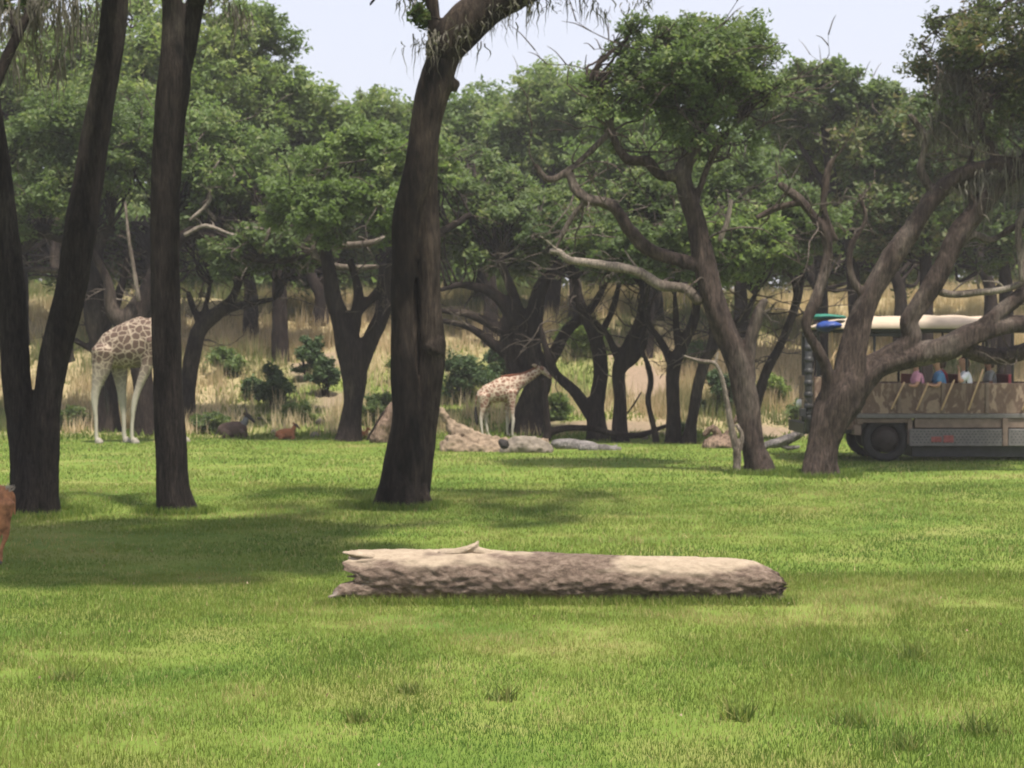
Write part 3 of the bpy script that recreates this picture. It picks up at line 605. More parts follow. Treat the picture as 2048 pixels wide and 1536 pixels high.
# ---- trees at the foot of the bank ----
T = [
 ('dark tree with a cut off limb stub between the two left trunks', 50.5, [[(218, 862, 40), (212, 760, 38), (200, 690, 40), (190, 620, 50), (190, 540, 36), (198, 480, 30), (222, 455, 24)],
   [(190, 500, 26), (140, 480, 26), (90, 462, 30), (40, 455, 26), (0, 430, 20)], [(80, 465, 20), (45, 500, 16), (0, 540, 12)], [(185, 700, 14), (150, 680, 12)], [(150, 545, 12), (90, 540, 14), (40, 540, 12)], [(210, 650, 26), (235, 600, 20), (260, 500, 12)]],
   [(120, 300, 240, 130, 1, 3.6), (60, 420, 150, 60, 1, 2)], 'leaf_mid', 26000, None),
 ('dark forked tree behind the large giraffe', 49.6, [[(292, 866, 46), (288, 790, 42), (280, 720, 44), (262, 660, 60), (290, 600, 44), (315, 540, 34), (330, 460, 24)], [(262, 655, 50), (225, 620, 30), (215, 560, 20), (170, 480, 14)],
   [(310, 560, 20), (370, 470, 24), (430, 474, 26), (500, 510, 24), (560, 518, 22), (620, 505, 18)], [(560, 518, 14), (556, 470, 12), (540, 430, 9)]],
   [(330, 320, 240, 110, 1, 3.4), (250, 420, 130, 50, 1, 2)], 'leaf_mid', 26000, [[(620, 506, 15), (680, 492, 13), (740, 486, 13), (785, 470, 9)], [(600, 500, 12), (640, 450, 13), (660, 410, 9), (700, 380, 5)], [(628, 512, 13), (680, 533, 12), (755, 534, 10)], [(278, 600, 9, -.6), (268, 540, 8, -.6), (258, 480, 7, -.6), (250, 405, 5, -.6)], [(560, 480, 8), (520, 450, 9), (500, 490, 6)], [(370, 470, 9, -.2), (405, 452, 8, -.2), (430, 456, 7, -.2), (470, 470, 7, -.2), (500, 455, 6, -.2), (545, 462, 4, -.2)], [(520, 505, 9, -.4), (545, 455, 8, -.4), (600, 430, 8, -.4), (640, 405, 6, -.4), (690, 400, 4, -.4)], [(610, 430, 7, -.3), (630, 470, 7, -.3), (625, 500, 7, -.3)], [(380, 440, 7, -.3), (420, 400, 7, -.3), (415, 360, 6, -.3), (440, 320, 4, -.3)], [(430, 440, 8), (410, 400, 7), (470, 350, 5)]]),
 ('low wide dark tree with antler shaped forks right of the slim trunk', 51.5, [[(372, 858, 34), (376, 780, 32), (386, 710, 34), (400, 660, 34), (432, 628, 30), (462, 600, 20), (480, 560, 14)], [(404, 655, 20), (388, 620, 14), (376, 585, 10)], [(445, 622, 16), (500, 608, 14), (550, 598, 9)], [(400, 650, 14), (412, 610, 12), (420, 570, 9)]],
   [(500, 500, 170, 60, 0, 3), (420, 430, 160, 70, 1, 3), (580, 420, 150, 90, 1.5, 3)], 'leaf_mid', 26000, None),
 ('stout dark tree with three rising forks standing left of the leaning middle oak', 46.9, [[(697, 882, 44), (704, 820, 40), (708, 760, 50), (700, 700, 56), (682, 640, 40), (664, 580, 34), (655, 520, 28), (640, 460, 18)], [(712, 740, 44), (742, 680, 34), (768, 620, 30), (780, 560, 28), (790, 500, 20)],
   [(700, 690, 30), (712, 630, 24), (716, 580, 20), (700, 520, 14)], [(715, 625, 18), (750, 590, 18), (790, 540, 16), (860, 480, 20), (940, 430, 14)]],
   [(690, 420, 190, 90, .5, 3), (760, 340, 170, 80, 1, 2.6)], 'leaf_mid', 30000, None),
 ('large dark tree with arching low limbs behind the young giraffe', 49.5, [[(1056, 872, 66), (1066, 800, 56), (1078, 755, 50), (1062, 700, 42), (1068, 640, 38), (1080, 580, 30), (1110, 540, 22), (1150, 505, 14)], [(1080, 750, 34), (1112, 700, 26), (1135, 660, 24), (1180, 620, 18), (1210, 570, 12)],
   [(1060, 700, 40), (1030, 640, 34), (990, 590, 24), (930, 570, 16), (880, 580, 10)], [(1050, 710, 36), (1000, 660, 24), (940, 630, 17), (880, 620, 12)], [(1045, 725, 36), (990, 690, 22), (940, 655, 16), (880, 640, 10)], [(1050, 680, 26), (1030, 600, 22), (1000, 520, 16)], [(1040, 760, 40), (1020, 690, 34), (1010, 640, 24)]],
   [(1000, 460, 190, 90, .5, 3.4), (930, 380, 160, 70, 1, 3), (1090, 430, 120, 80, 1, 2.5)], 'leaf_mid', 34000, None),
 ('crooked brown tree with a long limb slanting down right of the young giraffe', 47.5, [[(1196, 880, 38), (1192, 820, 34), (1202, 740, 30), (1190, 670, 28), (1165, 620, 22), (1150, 560, 14)], [(1186, 835, 28), (1150, 785, 22), (1110, 745, 18), (1090, 690, 14), (1080, 650, 9)], [(1195, 680, 16), (1225, 620, 14), (1240, 560, 10)]],
   [(1160, 480, 120, 70, .5, 2.4)], 'leaf_dark', 16000, None),
 ('thin dark tree with a leaning fork left of the hooked stem', 46.6, [[(1240, 890, 28), (1240, 800, 26), (1238, 735, 28), (1262, 680, 22), (1282, 630, 20), (1290, 570, 14)], [(1245, 735, 24), (1280, 700, 20), (1294, 650, 16), (1296, 600, 10)], [(1238, 720, 16), (1215, 670, 12), (1190, 640, 8)]],
   [(1260, 500, 110, 70, .5, 2.2)], 'leaf_mid', 16000, None),
 ('thin snaking dark stem curving between two straighter trunks', 46.0, [[(1312, 896, 14), (1306, 850, 13), (1296, 800, 12), (1302, 760, 13), (1292, 720, 11), (1280, 690, 9), (1295, 640, 7), (1310, 580, 5)]],
   [(1310, 540, 50, 30, .3, 1)], 'leaf_mid', 4000, None),
 ('dark tree forking into a V above a straight trunk near the curved stem', 45.6, [[(1346, 902, 30), (1346, 820, 26), (1346, 740, 28), (1366, 690, 24), (1388, 640, 20), (1398, 580, 14)], [(1346, 735, 20), (1326, 690, 16), (1302, 655, 13), (1290, 620, 9)], [(1356, 700, 14), (1352, 650, 14), (1350, 590, 9)]],
   [(1350, 500, 130, 70, .5, 2.4), (1300, 420, 100, 70, 2, 2)], 'leaf_mid', 18000, None),
 ('dark right leaning tree just left of the slanting oak base', 45.4, [[(1377, 902, 26), (1386, 830, 24), (1402, 750, 24), (1422, 700, 22), (1450, 670, 18), (1490, 630, 16), (1510, 590, 12)], [(1415, 715, 14), (1425, 660, 14), (1410, 600, 9)]],
   [(1470, 490, 120, 80, .5, 2.4)], 'leaf_mid', 16000, None),
 ('bare dark stem leaning right above the dry grass left of the truck', 46.5, [[(1500, 890, 24), (1512, 810, 22), (1530, 750, 20), (1556, 700, 20), (1578, 650, 18), (1596, 590, 16), (1610, 520, 12)], [(1596, 600, 12), (1580, 540, 10), (1560, 480, 7)]],
   [(1580, 460, 120, 80, .5, 2.4), (1480, 400, 110, 80, 1, 2.4)], 'leaf_mid', 22000, None),
]
for i, (lab, Y, ch, cr, lf, nl, pale) in enumerate(T):
    tree('oak_tree', lab, 'tree', Y, ch, [(q[0], q[1], q[2], q[3], q[4] - (0 if i in (1, 4, 5) else 1.6), q[5]) for q in cr], 'bark_far', ('leaf_mid', 'leaf_far', 'leaf_mid', 'leaf_light', 'leaf_mid', 'leaf_dark')[i % 6] if lf == 'leaf_mid' else lf, int(nl * 1.35), 0.14, 48 if nl > 5000 else 8, 0.05, 0.06, seed=30 + i, pale=pale, roughness=0.03, twig=.04, bare=60 if nl > 5000 else 0, tint=(.4, .55, .45, .35, .5)[i % 5])

# ---- taller trees on the bank ----
B = [
 ('tall pale green tree filling the upper left corner', 62, (40, 640), [(20, 200, 220, 190, 0, 4), (140, 90, 150, 90, 0, 3)], 'leaf_light', 26000),
 ('light green feathery tree rising behind the slim left trunk', 60, (300, 640), [(320, 200, 190, 150, 0, 4), (410, 110, 130, 120, 0, 3), (260, 60, 130, 90, 1, 3)], 'leaf_light', 34000),
 ('light green sloping tree whose crown falls away towards the open sky', 61, (560, 640), [(520, 200, 150, 110, 0, 3.6), (600, 300, 130, 110, 0, 3.6), (490, 90, 100, 90, 0, 2.6)], 'leaf_light', 34000),
 ('rounded mid green tree just left of the leaning middle oak', 68, (760, 640), [(770, 280, 120, 85, 0, 3.6), (700, 320, 90, 70, 0, 3)], 'leaf_light', 22000),
 ('rounded soft green tree just right of the leaning middle oak', 70, (960, 640), [(960, 280, 140, 90, 0, 4), (900, 320, 90, 70, 0, 3)], 'leaf_far', 26000),
 ('soft green tree with a domed top under the open sky right of centre', 66, (1100, 640), [(1110, 220, 120, 90, 0, 4), (1050, 280, 110, 80, 0, 3.4), (1170, 300, 110, 90, 0, 3)], 'leaf_far', 30000),
 ('dull green tree behind the slanting oak', 60, (1290, 640), [(1280, 330, 160, 110, 0, 3.6), (1400, 380, 110, 90, 0, 3)], 'leaf_far', 26000),
 ('yellow green tree glowing between the two right hand oaks', 58, (1640, 650), [(1620, 280, 90, 90, 0, 3), (1690, 350, 90, 100, 0, 3)], 'leaf_lime', 22000),
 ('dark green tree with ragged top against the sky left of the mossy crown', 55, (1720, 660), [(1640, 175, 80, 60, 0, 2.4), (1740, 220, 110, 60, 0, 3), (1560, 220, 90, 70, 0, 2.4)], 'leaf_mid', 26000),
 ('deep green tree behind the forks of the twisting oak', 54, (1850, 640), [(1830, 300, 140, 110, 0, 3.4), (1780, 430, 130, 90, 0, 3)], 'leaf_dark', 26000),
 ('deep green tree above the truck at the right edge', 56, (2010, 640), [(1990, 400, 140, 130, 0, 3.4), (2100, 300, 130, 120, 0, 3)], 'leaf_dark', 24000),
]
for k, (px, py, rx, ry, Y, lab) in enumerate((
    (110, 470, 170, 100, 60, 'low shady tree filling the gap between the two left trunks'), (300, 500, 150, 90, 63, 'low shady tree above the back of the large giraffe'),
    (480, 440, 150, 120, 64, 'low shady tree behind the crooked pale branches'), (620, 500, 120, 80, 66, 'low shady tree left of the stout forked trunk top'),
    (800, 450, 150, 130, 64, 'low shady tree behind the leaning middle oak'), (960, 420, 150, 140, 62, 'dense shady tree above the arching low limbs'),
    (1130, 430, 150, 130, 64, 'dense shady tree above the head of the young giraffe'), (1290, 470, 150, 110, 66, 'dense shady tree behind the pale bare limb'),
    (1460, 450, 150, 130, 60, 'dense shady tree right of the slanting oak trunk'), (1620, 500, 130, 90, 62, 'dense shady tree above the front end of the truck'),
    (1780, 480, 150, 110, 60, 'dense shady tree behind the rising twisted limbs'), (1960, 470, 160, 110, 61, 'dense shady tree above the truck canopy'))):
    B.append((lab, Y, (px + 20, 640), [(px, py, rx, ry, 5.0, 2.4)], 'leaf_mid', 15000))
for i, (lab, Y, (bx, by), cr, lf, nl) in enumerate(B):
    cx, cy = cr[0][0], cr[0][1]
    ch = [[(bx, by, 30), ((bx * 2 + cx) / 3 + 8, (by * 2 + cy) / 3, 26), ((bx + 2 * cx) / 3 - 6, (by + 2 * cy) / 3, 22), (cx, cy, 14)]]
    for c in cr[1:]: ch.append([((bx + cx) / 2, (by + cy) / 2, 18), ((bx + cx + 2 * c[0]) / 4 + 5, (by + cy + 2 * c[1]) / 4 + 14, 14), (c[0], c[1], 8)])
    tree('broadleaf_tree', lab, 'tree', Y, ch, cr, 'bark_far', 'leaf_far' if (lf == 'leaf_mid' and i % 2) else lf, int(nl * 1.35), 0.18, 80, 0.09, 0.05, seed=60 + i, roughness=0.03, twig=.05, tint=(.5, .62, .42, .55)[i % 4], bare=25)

# far wood behind everything
def far_wood():
    puffs = []; rs = np.random.default_rng(77)
    for i in range(520):
        Y = rs.uniform(78, 96); u = rs.uniform(-260, 2320)
        top = np.interp(u, [-300, 420, 560, 700, 800, 1000, 1150, 1500, 1700, 2400], [110, 120, 230, 290, 260, 240, 230, 200, 220, 200])
        py = rs.uniform(top + 10, 640); p = P(u, py, Y); r = rs.uniform(1.3, 2.4); puffs.append((*p, r, r, r * 0.7))
    V, Tt = leaf_cloud(puffs, 190000, 0.42, 0.42, 9, sub=8, spread=0.55)
    o = link('distant_woodland', raw_mesh('distant_woodland', V, np.arange(len(V)).reshape(-1, 3), 3, False, {'tint': Tt}), M['leaf_far'])
    tag(o, 'distant green woodland closing the view behind the bank', 'woodland', kind='stuff')
far_wood()

# ------------------------------------------------------------------ shrubs on the bank
def shrub(px, py, Y, rx, ry, lab, leaf='shrub', n=6000, size=.11):
    c = P(px, py, Y); s = Y / FPX; g = GZ(c[0], Y); root = empty('shrub', (c[0], Y, g), lab, 'shrub', 'shrubs on the bank')
    E = [(c[0], Y, g + ry * s, rx * s, rx * s, ry * s)]; pf = crown_puffs(E, 12, int(px), (.3, .45), 0)
    mb = MB(); rs = random.Random(int(px))
    for q in pf:
        e = np.array(q[:3]); b = np.array([c[0] + rs.uniform(-.1, .1), Y + rs.uniform(-.1, .1), g - .05]); mb.tube([b, (b + e) / 2 + [0, 0, .1], e], [.03, .02, .006], 5, sub=2)
    link('stem', mb.mesh('stem', True), M['bark_far'], root)
    V, Tt = leaf_cloud(pf, n, size, .45, int(py)); link('crown', raw_mesh('crown', V, np.arange(len(V)).reshape(-1, 3), 3, False, {'tint': Tt}), M[leaf], root)
for a in ((548, 740, 54, 42, 46, 'bushy dark green shrub left of the stout forked trunk, lowest on the bank'),
          (616, 680, 58, 30, 44, 'upright green shrub highest on the left bank'),
          (650, 720, 56, 26, 40, 'green shrub touching the stout forked trunk on its left'),
          (506, 730, 56, 22, 20, 'small low shrub at the left foot of the dark bushy one'),
          (930, 700, 55, 66, 50, 'wide dark green shrub behind the back of the young giraffe'),
          (1010, 720, 57, 40, 40, 'dark shrub behind the neck of the young giraffe'),
          (1170, 700, 60, 46, 40, 'bright green shrub seen between the thin forked trunks', 'leaf_lime'),
          (1440, 760, 53, 40, 44, 'green shrub behind the slanting oak trunk'),
          (1545, 700, 55, 34, 32, 'bright green shrub left of the truck', 'leaf_lime'),
          (1390, 700, 58, 30, 34, 'dull green shrub behind the V forked dark tree'),
          (140, 800, 51, 40, 22, 'low olive green shrub between the left trunks and the giraffe legs', 'leaf_mid'),
          (450, 690, 59, 34, 26, 'grey green shrub in the dry grass high above the dark antelope', 'leaf_far'),
          (420, 800, 50, 34, 22, 'low olive shrub at the foot of the low antler forked tree', 'leaf_mid'),
          (600, 770, 52, 30, 20, 'flat green shrub between the dark bushy one and the stout forked trunk', 'leaf_light'),
          (820, 720, 58, 40, 30, 'pale green shrub half hidden behind the leaning middle oak', 'leaf_light'),
          (1120, 780, 52, 26, 24, 'small green shrub behind the chin of the young giraffe', 'leaf_light'),
          (1360, 860, 48, 20, 14, 'tiny green shrub at the feet of the V forked dark tree', 'leaf_light'),
          (1600, 780, 52, 26, 20, 'olive shrub in the dry grass just left of the truck front', 'leaf_mid'),
          (760, 790, 52, 36, 30, 'low green shrub behind the leaning middle oak trunk', 'leaf_mid')):
    shrub(*a)

# ------------------------------------------------------------------ the big log
def log_mat():
    m, nt = new_mat('weathered_log')
    a = noise_n(nt, 2.2, 8, (0.35, 1, 1), rough=0.7, warp=.8); b = noise_n(nt, 18, 8, (0.55, 1, 1), rough=0.8, warp=.4); c = noise_n(nt, 1.1, 3, (0.6, 1, 1.6))
    rough_w = ramp(nt, b, [(0.30, (0.035, 0.026, 0.021)), (0.48, (0.135, 0.098, 0.078)), (0.68, (0.27, 0.21, 0.17))])
    smooth_w = ramp(nt, b, [(0.3, (0.28, 0.22, 0.165)), (0.7, (0.42, 0.345, 0.265))])
    geo = nt.nodes.new('ShaderNodeTexCoord'); sp = N(nt, 'ShaderNodeSeparateXYZ'); nt.links.new(geo.outputs['Object'], sp.inputs[0])
    zr = N(nt, 'ShaderNodeMapRange'); zr.inputs['From Min'].default_value = 0.16; zr.inputs['From Max'].default_value = 0.46; nt.links.new(sp.outputs['Z'], zr.inputs['Value'])
    ad = N(nt, 'ShaderNodeMath', operation='MULTIPLY'); nt.links.new(zr.outputs[0], ad.inputs[0]); nt.links.new(ramp(nt, c, [(0.36, (0, 0, 0)), (0.56, (1, 1, 1))]), ad.inputs[1])
    sm = ramp(nt, ad.outputs[0], [(0.30, (0, 0, 0)), (0.55, (1, 1, 1))])          # stripped, smooth wood along the top
    col = mixc(nt, sm, rough_w, smooth_w)
    col = mixc(nt, ramp(nt, a, [(0.62, (0, 0, 0)), (0.72, (.6, .6, .6))]), col, (0.33, 0.31, 0.29))
    finish(nt, col, 0.9, 0.15, mixc(nt, 0.5, a, b), 1.0, 0.05); return m
M['log'] = log_mat()
def big_log():
    YL = 17.15; s = YL / FPX
    A = P(706, 1150, YL + .10); Bp = P(1556, 1170, YL - .18); root = empty('fallen_log', (A[0], A[1], 0), 'huge weathered tan log lying across the foreground lawn with a torn left end', 'log')
    n, seg = 260, 110; L = Bp[0] - A[0]; V = np.zeros((n, seg, 3)); th = np.linspace(0, math.tau, seg, endpoint=False)
    for i in range(n):
        t = i / (n - 1); x = A[0] + L * t; yc = A[1] + (Bp[1] - A[1]) * t
        top = np.interp(t, [0, .08, .25, .5, .75, .9, .95, 1], [.475, .485, .50, .475, .445, .42, .395, .31]) ; bot = np.interp(t, [0, .85, 1], [-.05, -.06, -.02])
        rz = (top - bot) / 2; zc = (top + bot) / 2; ry = rz * 1.02
        th2 = th
        r = 1 + 0.05 * np.sin(2 * th2 + 1 + t * 2) + 0.03 * np.sin(5 * th2 + t * 6)
        q = np.stack([np.full(seg, x), yc + np.cos(th2) * ry * r, zc + np.sin(th2) * rz * r], 1)
        flat = 1 - .6 * np.clip(np.sin(th2), 0, 1); d = (0.024 * fbm(q * np.array([1.6, 5, 5]), 4, 3) + 0.032 * fbm(q * np.array([12, 24, 24]), 3, 5)) * flat
        q[:, 1] += np.cos(th2) * d; q[:, 2] += np.sin(th2) * d
        # ragged ends
        rag = 0.20 * fbm(np.stack([np.zeros(seg), np.cos(th2) * 2.4, np.sin(th2) * 2.4], 1), 3, 8)
        tipcut = 0.08 * np.clip(np.sin(th2) - .2, 0, 1)
        q[:, 0] += rag * (1 - t) ** 6 - .5 * rag * t ** 10 - tipcut * t ** 22 + 0.16 * np.maximum(0, np.sin(th2 * 1.0 - .2)) * 0
        V[i] = q
    V = V.reshape(-1, 3); F_ = []
    ii = np.arange(n * seg).reshape(n, seg)
    a = ii[:-1]; b = np.roll(ii, -1, 1)[:-1]; c = np.roll(ii, -1, 1)[1:]; d = ii[1:]
    F_ = np.stack([a, d, c, b], -1).reshape(-1, 4)
    # hollow, broken left end: rings going inward; closed right end
    def cap(ring, cx, depth, flip):
        nonlocal V, F_
        cen = V[ring].mean(0); prev = ring
        for k, f in enumerate((0.86, 0.66, 0.42, 0.18, 0.03)):
            dd = depth * (1 - f) + 0.03 * RNG.normal(0, 1, seg)
            W = cen + (V[ring] - cen) * f; W[:, 0] += dd
            base = len(V); V = np.concatenate([V, W]); cur = np.arange(base, base + seg)
            q = np.stack([prev, np.roll(prev, -1), np.roll(cur, -1), cur], -1)
            if flip: q = q[:, ::-1]
            F_ = np.concatenate([F_, q]); prev = cur
    cap(ii[0], A[0], 0.28, False); cap(ii[-1], Bp[0], 0.05, True)
    link('log_trunk', raw_mesh('log_trunk', V, F_, 4, True), M['log'], root)
    mb = MB()   # broken branch on top
    k = P(948, 1100, YL)
    mb.tube([k + [-.34, 0, -.05], k + [-.12, -.03, -.01], k + [.0, -.04, .035], k + [.045, -.04, .10]], [(.05, .05), (.06, .05), (.05, .04), (.010, .008)], 10, sub=5, lobes=.12)
    mb.tube([k + [.0, -.03, .0], k + [.12, -.02, -.03], k + [.30, 0, -.06]], [.05, .045, .02], 10, sub=4)
    me = fuse(mb, .012, 'branch_stub', 1); displace(me, .012, 14, 4); tag(link('branch_stub', me, M['log'], root), 'small pointed broken branch stub on top of the log')
    mb = MB(); k = P(700, 1106, YL)
    mb.tube([k + [.20, .03, -.03], k + [.06, 0, -.008], k + [-.06, 0, .005]], [(.14, .045), (.11, .03), (.05, .012)], 12, sub=5, side=(0, 1, 0))
    me = fuse(mb, .01, 'splinter', 1); displace(me, .01, 16, 5); link('splinter', me, M['log'], root)
    mb = MB(); k = P(700, 1178, YL - .1)
    mb.tube([k + [.28, .06, .0], k + [.10, .0, .0], k + [-.06, -.02, -.01], k + [-.15, -.03, -.05]], [.12, .085, .07, .025], 12, sub=5, lobes=.1)
    mb.tube([k + [-.02, -.02, 0], k + [-.10, -.06, -.04], k + [-.20, -.1, -.07]], [.04, .03, .015], 8, sub=4)
    me = fuse(mb, .012, 'root_stub', 1); displace(me, .03, 9, 6); link('root_stub', me, M['log'], root)
    # jagged wood fins of the torn end
    for (px, py, ln, w) in ((722, 1122, .10, .05), (716, 1140, .05, .04), (712, 1152, .09, .035), (726, 1134, .08, .04), (720, 1162, .04, .04)):
        k = P(px, py, YL - .1); mb = MB(); mb.tube([k + [.25, .1, 0], k + [.05, .02, 0], k + [-ln, 0, RNG.normal(0, .015)]], [(w * 1.6, w), (w, w * .6), (.008, .006)], 8, sub=4)
        me = mb.mesh('wood_shard', True); displace(me, .01, 14, int(px)); link('wood_shard', me, M['log'], root)
big_log()

# ------------------------------------------------------------------ giraffes
def coat(name, brown, line, scale, pale_z, white=(0.62, 0.57, 0.50), width=0.09):
    m, nt = new_mat(name)
    tc = nt.nodes.new('ShaderNodeTexCoord'); nz = N(nt, 'ShaderNodeTexNoise'); nz.inputs['Scale'].default_value = 2.5
    nt.links.new(tc.outputs['Object'], nz.inputs['Vector'])
    mx = nt.nodes.new('ShaderNodeMix'); mx.data_type = 'RGBA'; mx.inputs['Factor'].default_value = 0.12
    nt.links.new(tc.outputs['Object'], mx.inputs['A']); nt.links.new(nz.outputs['Color'], mx.inputs['B'])
    v = N(nt, 'ShaderNodeTexVoronoi', feature='DISTANCE_TO_EDGE'); v.inputs['Scale'].default_value = scale
    nt.links.new([o for o in mx.outputs if o.type == 'RGBA'][0], v.inputs['Vector'])
    f = ramp(nt, v.outputs['Distance'], [(width * 0.3, (0, 0, 0)), (width * 1.3, (1, 1, 1))])
    bn = noise_n(nt, 6, 4); br = mixc(nt, bn, tuple(c * .75 for c in brown), tuple(c * 1.3 for c in brown))
    col = mixc(nt, f, line, br)
    sp = N(nt, 'ShaderNodeSeparateXYZ'); nt.links.new(tc.outputs['Object'], sp.inputs[0])
    mr = N(nt, 'ShaderNodeMapRange'); mr.inputs['From Min'].default_value = pale_z[0]; mr.inputs['From Max'].default_value = pale_z[1]; nt.links.new(sp.outputs['Z'], mr.inputs['Value'])
    col = mixc(nt, mr.outputs[0], white, col)
    finish(nt, col, 0.85, 0.2, noise_n(nt, 40, 3), .2, .01); return m

M['giraffe_big'] = coat('giraffe_coat_dark_shaded', (0.085, 0.055, 0.043), (0.30, 0.245, 0.19), 6.2, (1.1, 2.3), (0.30, 0.28, 0.235), width=.075)  # dark net coat, dimmed further so the tree shade sits in its colours
M['giraffe_young'] = coat('giraffe_coat_young', (0.20, 0.11, 0.08), (0.50, 0.41, 0.33), 9.5, (0.45, 0.85), (0.40, 0.37, 0.32), width=.11)
M['hair_brown'] = plain('mane_hair', (0.16, 0.06, 0.035), .9, .3, 30)
M['hair_black'] = plain('black_hair', (0.02, 0.017, 0.016), .8, .3, 30)
M['hoof'] = plain('hoof', (0.22, 0.20, 0.17), .6, .25, 20)
M['horn'] = plain('horn', (0.09, 0.075, 0.065), .6, .3, 20)
M['eye'] = plain('eye', (0.012, 0.01, 0.01), .2, .1, 5, .5)

def part_tube(name, parent, m, chains, voxel=None, seg=8, amp=0):
    mb = MB()
    for p, r in chains: mb.tube(p, r, seg, sub=4, side=(0, 1, 0))
    me = fuse(mb, voxel, name, 1) if voxel else mb.mesh(name, True)
    if amp: displace(me, amp, 12, 2)
    return link(name, me, m, parent, False)

def big_giraffe():
    Y = 46.1; root = empty('giraffe', (X(275, Y), Y, GZ(X(275, Y), Y)), 'large brown netted giraffe grazing behind the slim dark trunk, head hidden', 'giraffe', 'giraffes')
    m = M['giraffe_big']; s = .26
    body = [([(-1.08, 0, 2.50), (-.85, 0, 2.52), (-.4, 0, 2.60), (.05, 0, 2.72), (.45, 0, 2.90), (.68, 0, 3.15), (.78, 0, 3.5), (.80, .05, 4.1), (.80, .1, 4.8), (.80, .12, 5.25)],
             [(.14, .22), (.31, .44), (.42, .60), (.44, .66), (.38, .64), (.29, .46), (.20, .27), (.15, .19), (.12, .15), (.11, .13)]),
            ([(.80, .12, 5.2), (.80, .35, 5.3), (.80, .62, 5.15), (.80, .80, 5.02)], [(.11, .12), (.13, .14), (.08, .09), (.07, .06)])]
    legs = [[(-.85, -s, 2.5, .26, .34), (-.92, -s, 2.0, .17, .26), (-1.04, -s, 1.55, .11, .15), (-1.10, -s, 1.15, .085, .10), (-1.07, -s, .7, .055, .06), (-1.06, -s, .2, .055, .06), (-1.02, -s, .06, .075, .085)],
            [(-.70, s, 2.5, .26, .32), (-.55, s, 2.0, .16, .24), (-.50, s, 1.5, .12, .15), (-.47, s, 1.12, .10, .115), (-.44, s, .7, .065, .07), (-.43, s, .2, .06, .065), (-.39, s, .06, .08, .09)],
            [(.52, -s, 2.75, .22, .34), (.38, -s, 2.25, .14, .20), (.12, -s, 1.6, .09, .11), (-.02, -s, 1.15, .08, .09), (-.08, -s, .7, .055, .06), (-.10, -s, .2, .052, .058), (-.05, -s, .06, .075, .085)],
            [(.6, s, 2.75, .22, .34), (.85, s, 2.2, .14, .18), (1.02, s, 1.55, .09, .10), (1.10, s, 1.1, .08, .09), (1.14, s, .7, .055, .06), (1.17, s, .2, .052, .058), (1.22, s, .06, .075, .085)]]
    mb = MB()
    for p, r in body: mb.tube(p, r, 18, sub=5, side=(0, 1, 0))
    for l in legs: mb.tube([a[:3] for a in l], [a[3:] for a in l], 12, sub=4, side=(0, 1, 0))
    me = fuse(mb, .035, 'body', 3); link('body', me, m, root, False)
    for l in legs:
        x, y = l[-1][0], l[-1][1]; part_tube('hoof', root, M['hoof'], [([(x, y, .10), (x + .05, y, .0)], [(.085, .095), (.10, .12)])])
    part_tube('mane', root, M['hair_brown'], [([(.42, 0, 3.42), (.58, 0, 3.72), (.63, .03, 4.2), (.66, .06, 4.8), (.68, .08, 5.2)], [(.02, .05)] * 5)])
    part_tube('tail', root, m, [([(-1.10, 0, 2.62), (-1.14, .05, 2.3), (-1.02, .1, 1.8), (-.92, .14, 1.5)], [.04, .032, .022, .018])])
    part_tube('tail_tuft', root, M['hair_black'], [([(-.92, .14, 1.55), (-.88, .15, 1.25), (-.86, .15, .95), (-.85, .15, .75)], [.03, .06, .05, .015])])
    for sx in (-1, 1):
        part_tube('ear', root, m, [([(.80 + sx * .10, .18, 5.38), (.80 + sx * .22, .16, 5.44), (.80 + sx * .30, .16, 5.46)], [(.03, .05), (.02, .06), (.01, .01)])])
        part_tube('ossicone', root, M['horn'], [([(.80 + sx * .05, .3, 5.38), (.80 + sx * .06, .27, 5.58)], [.03, .035])])
        part_tube('eye', root, M['eye'], [([(.80 + sx * .11, .40, 5.33), (.80 + sx * .125, .42, 5.33)], [.025, .025])])
big_giraffe()

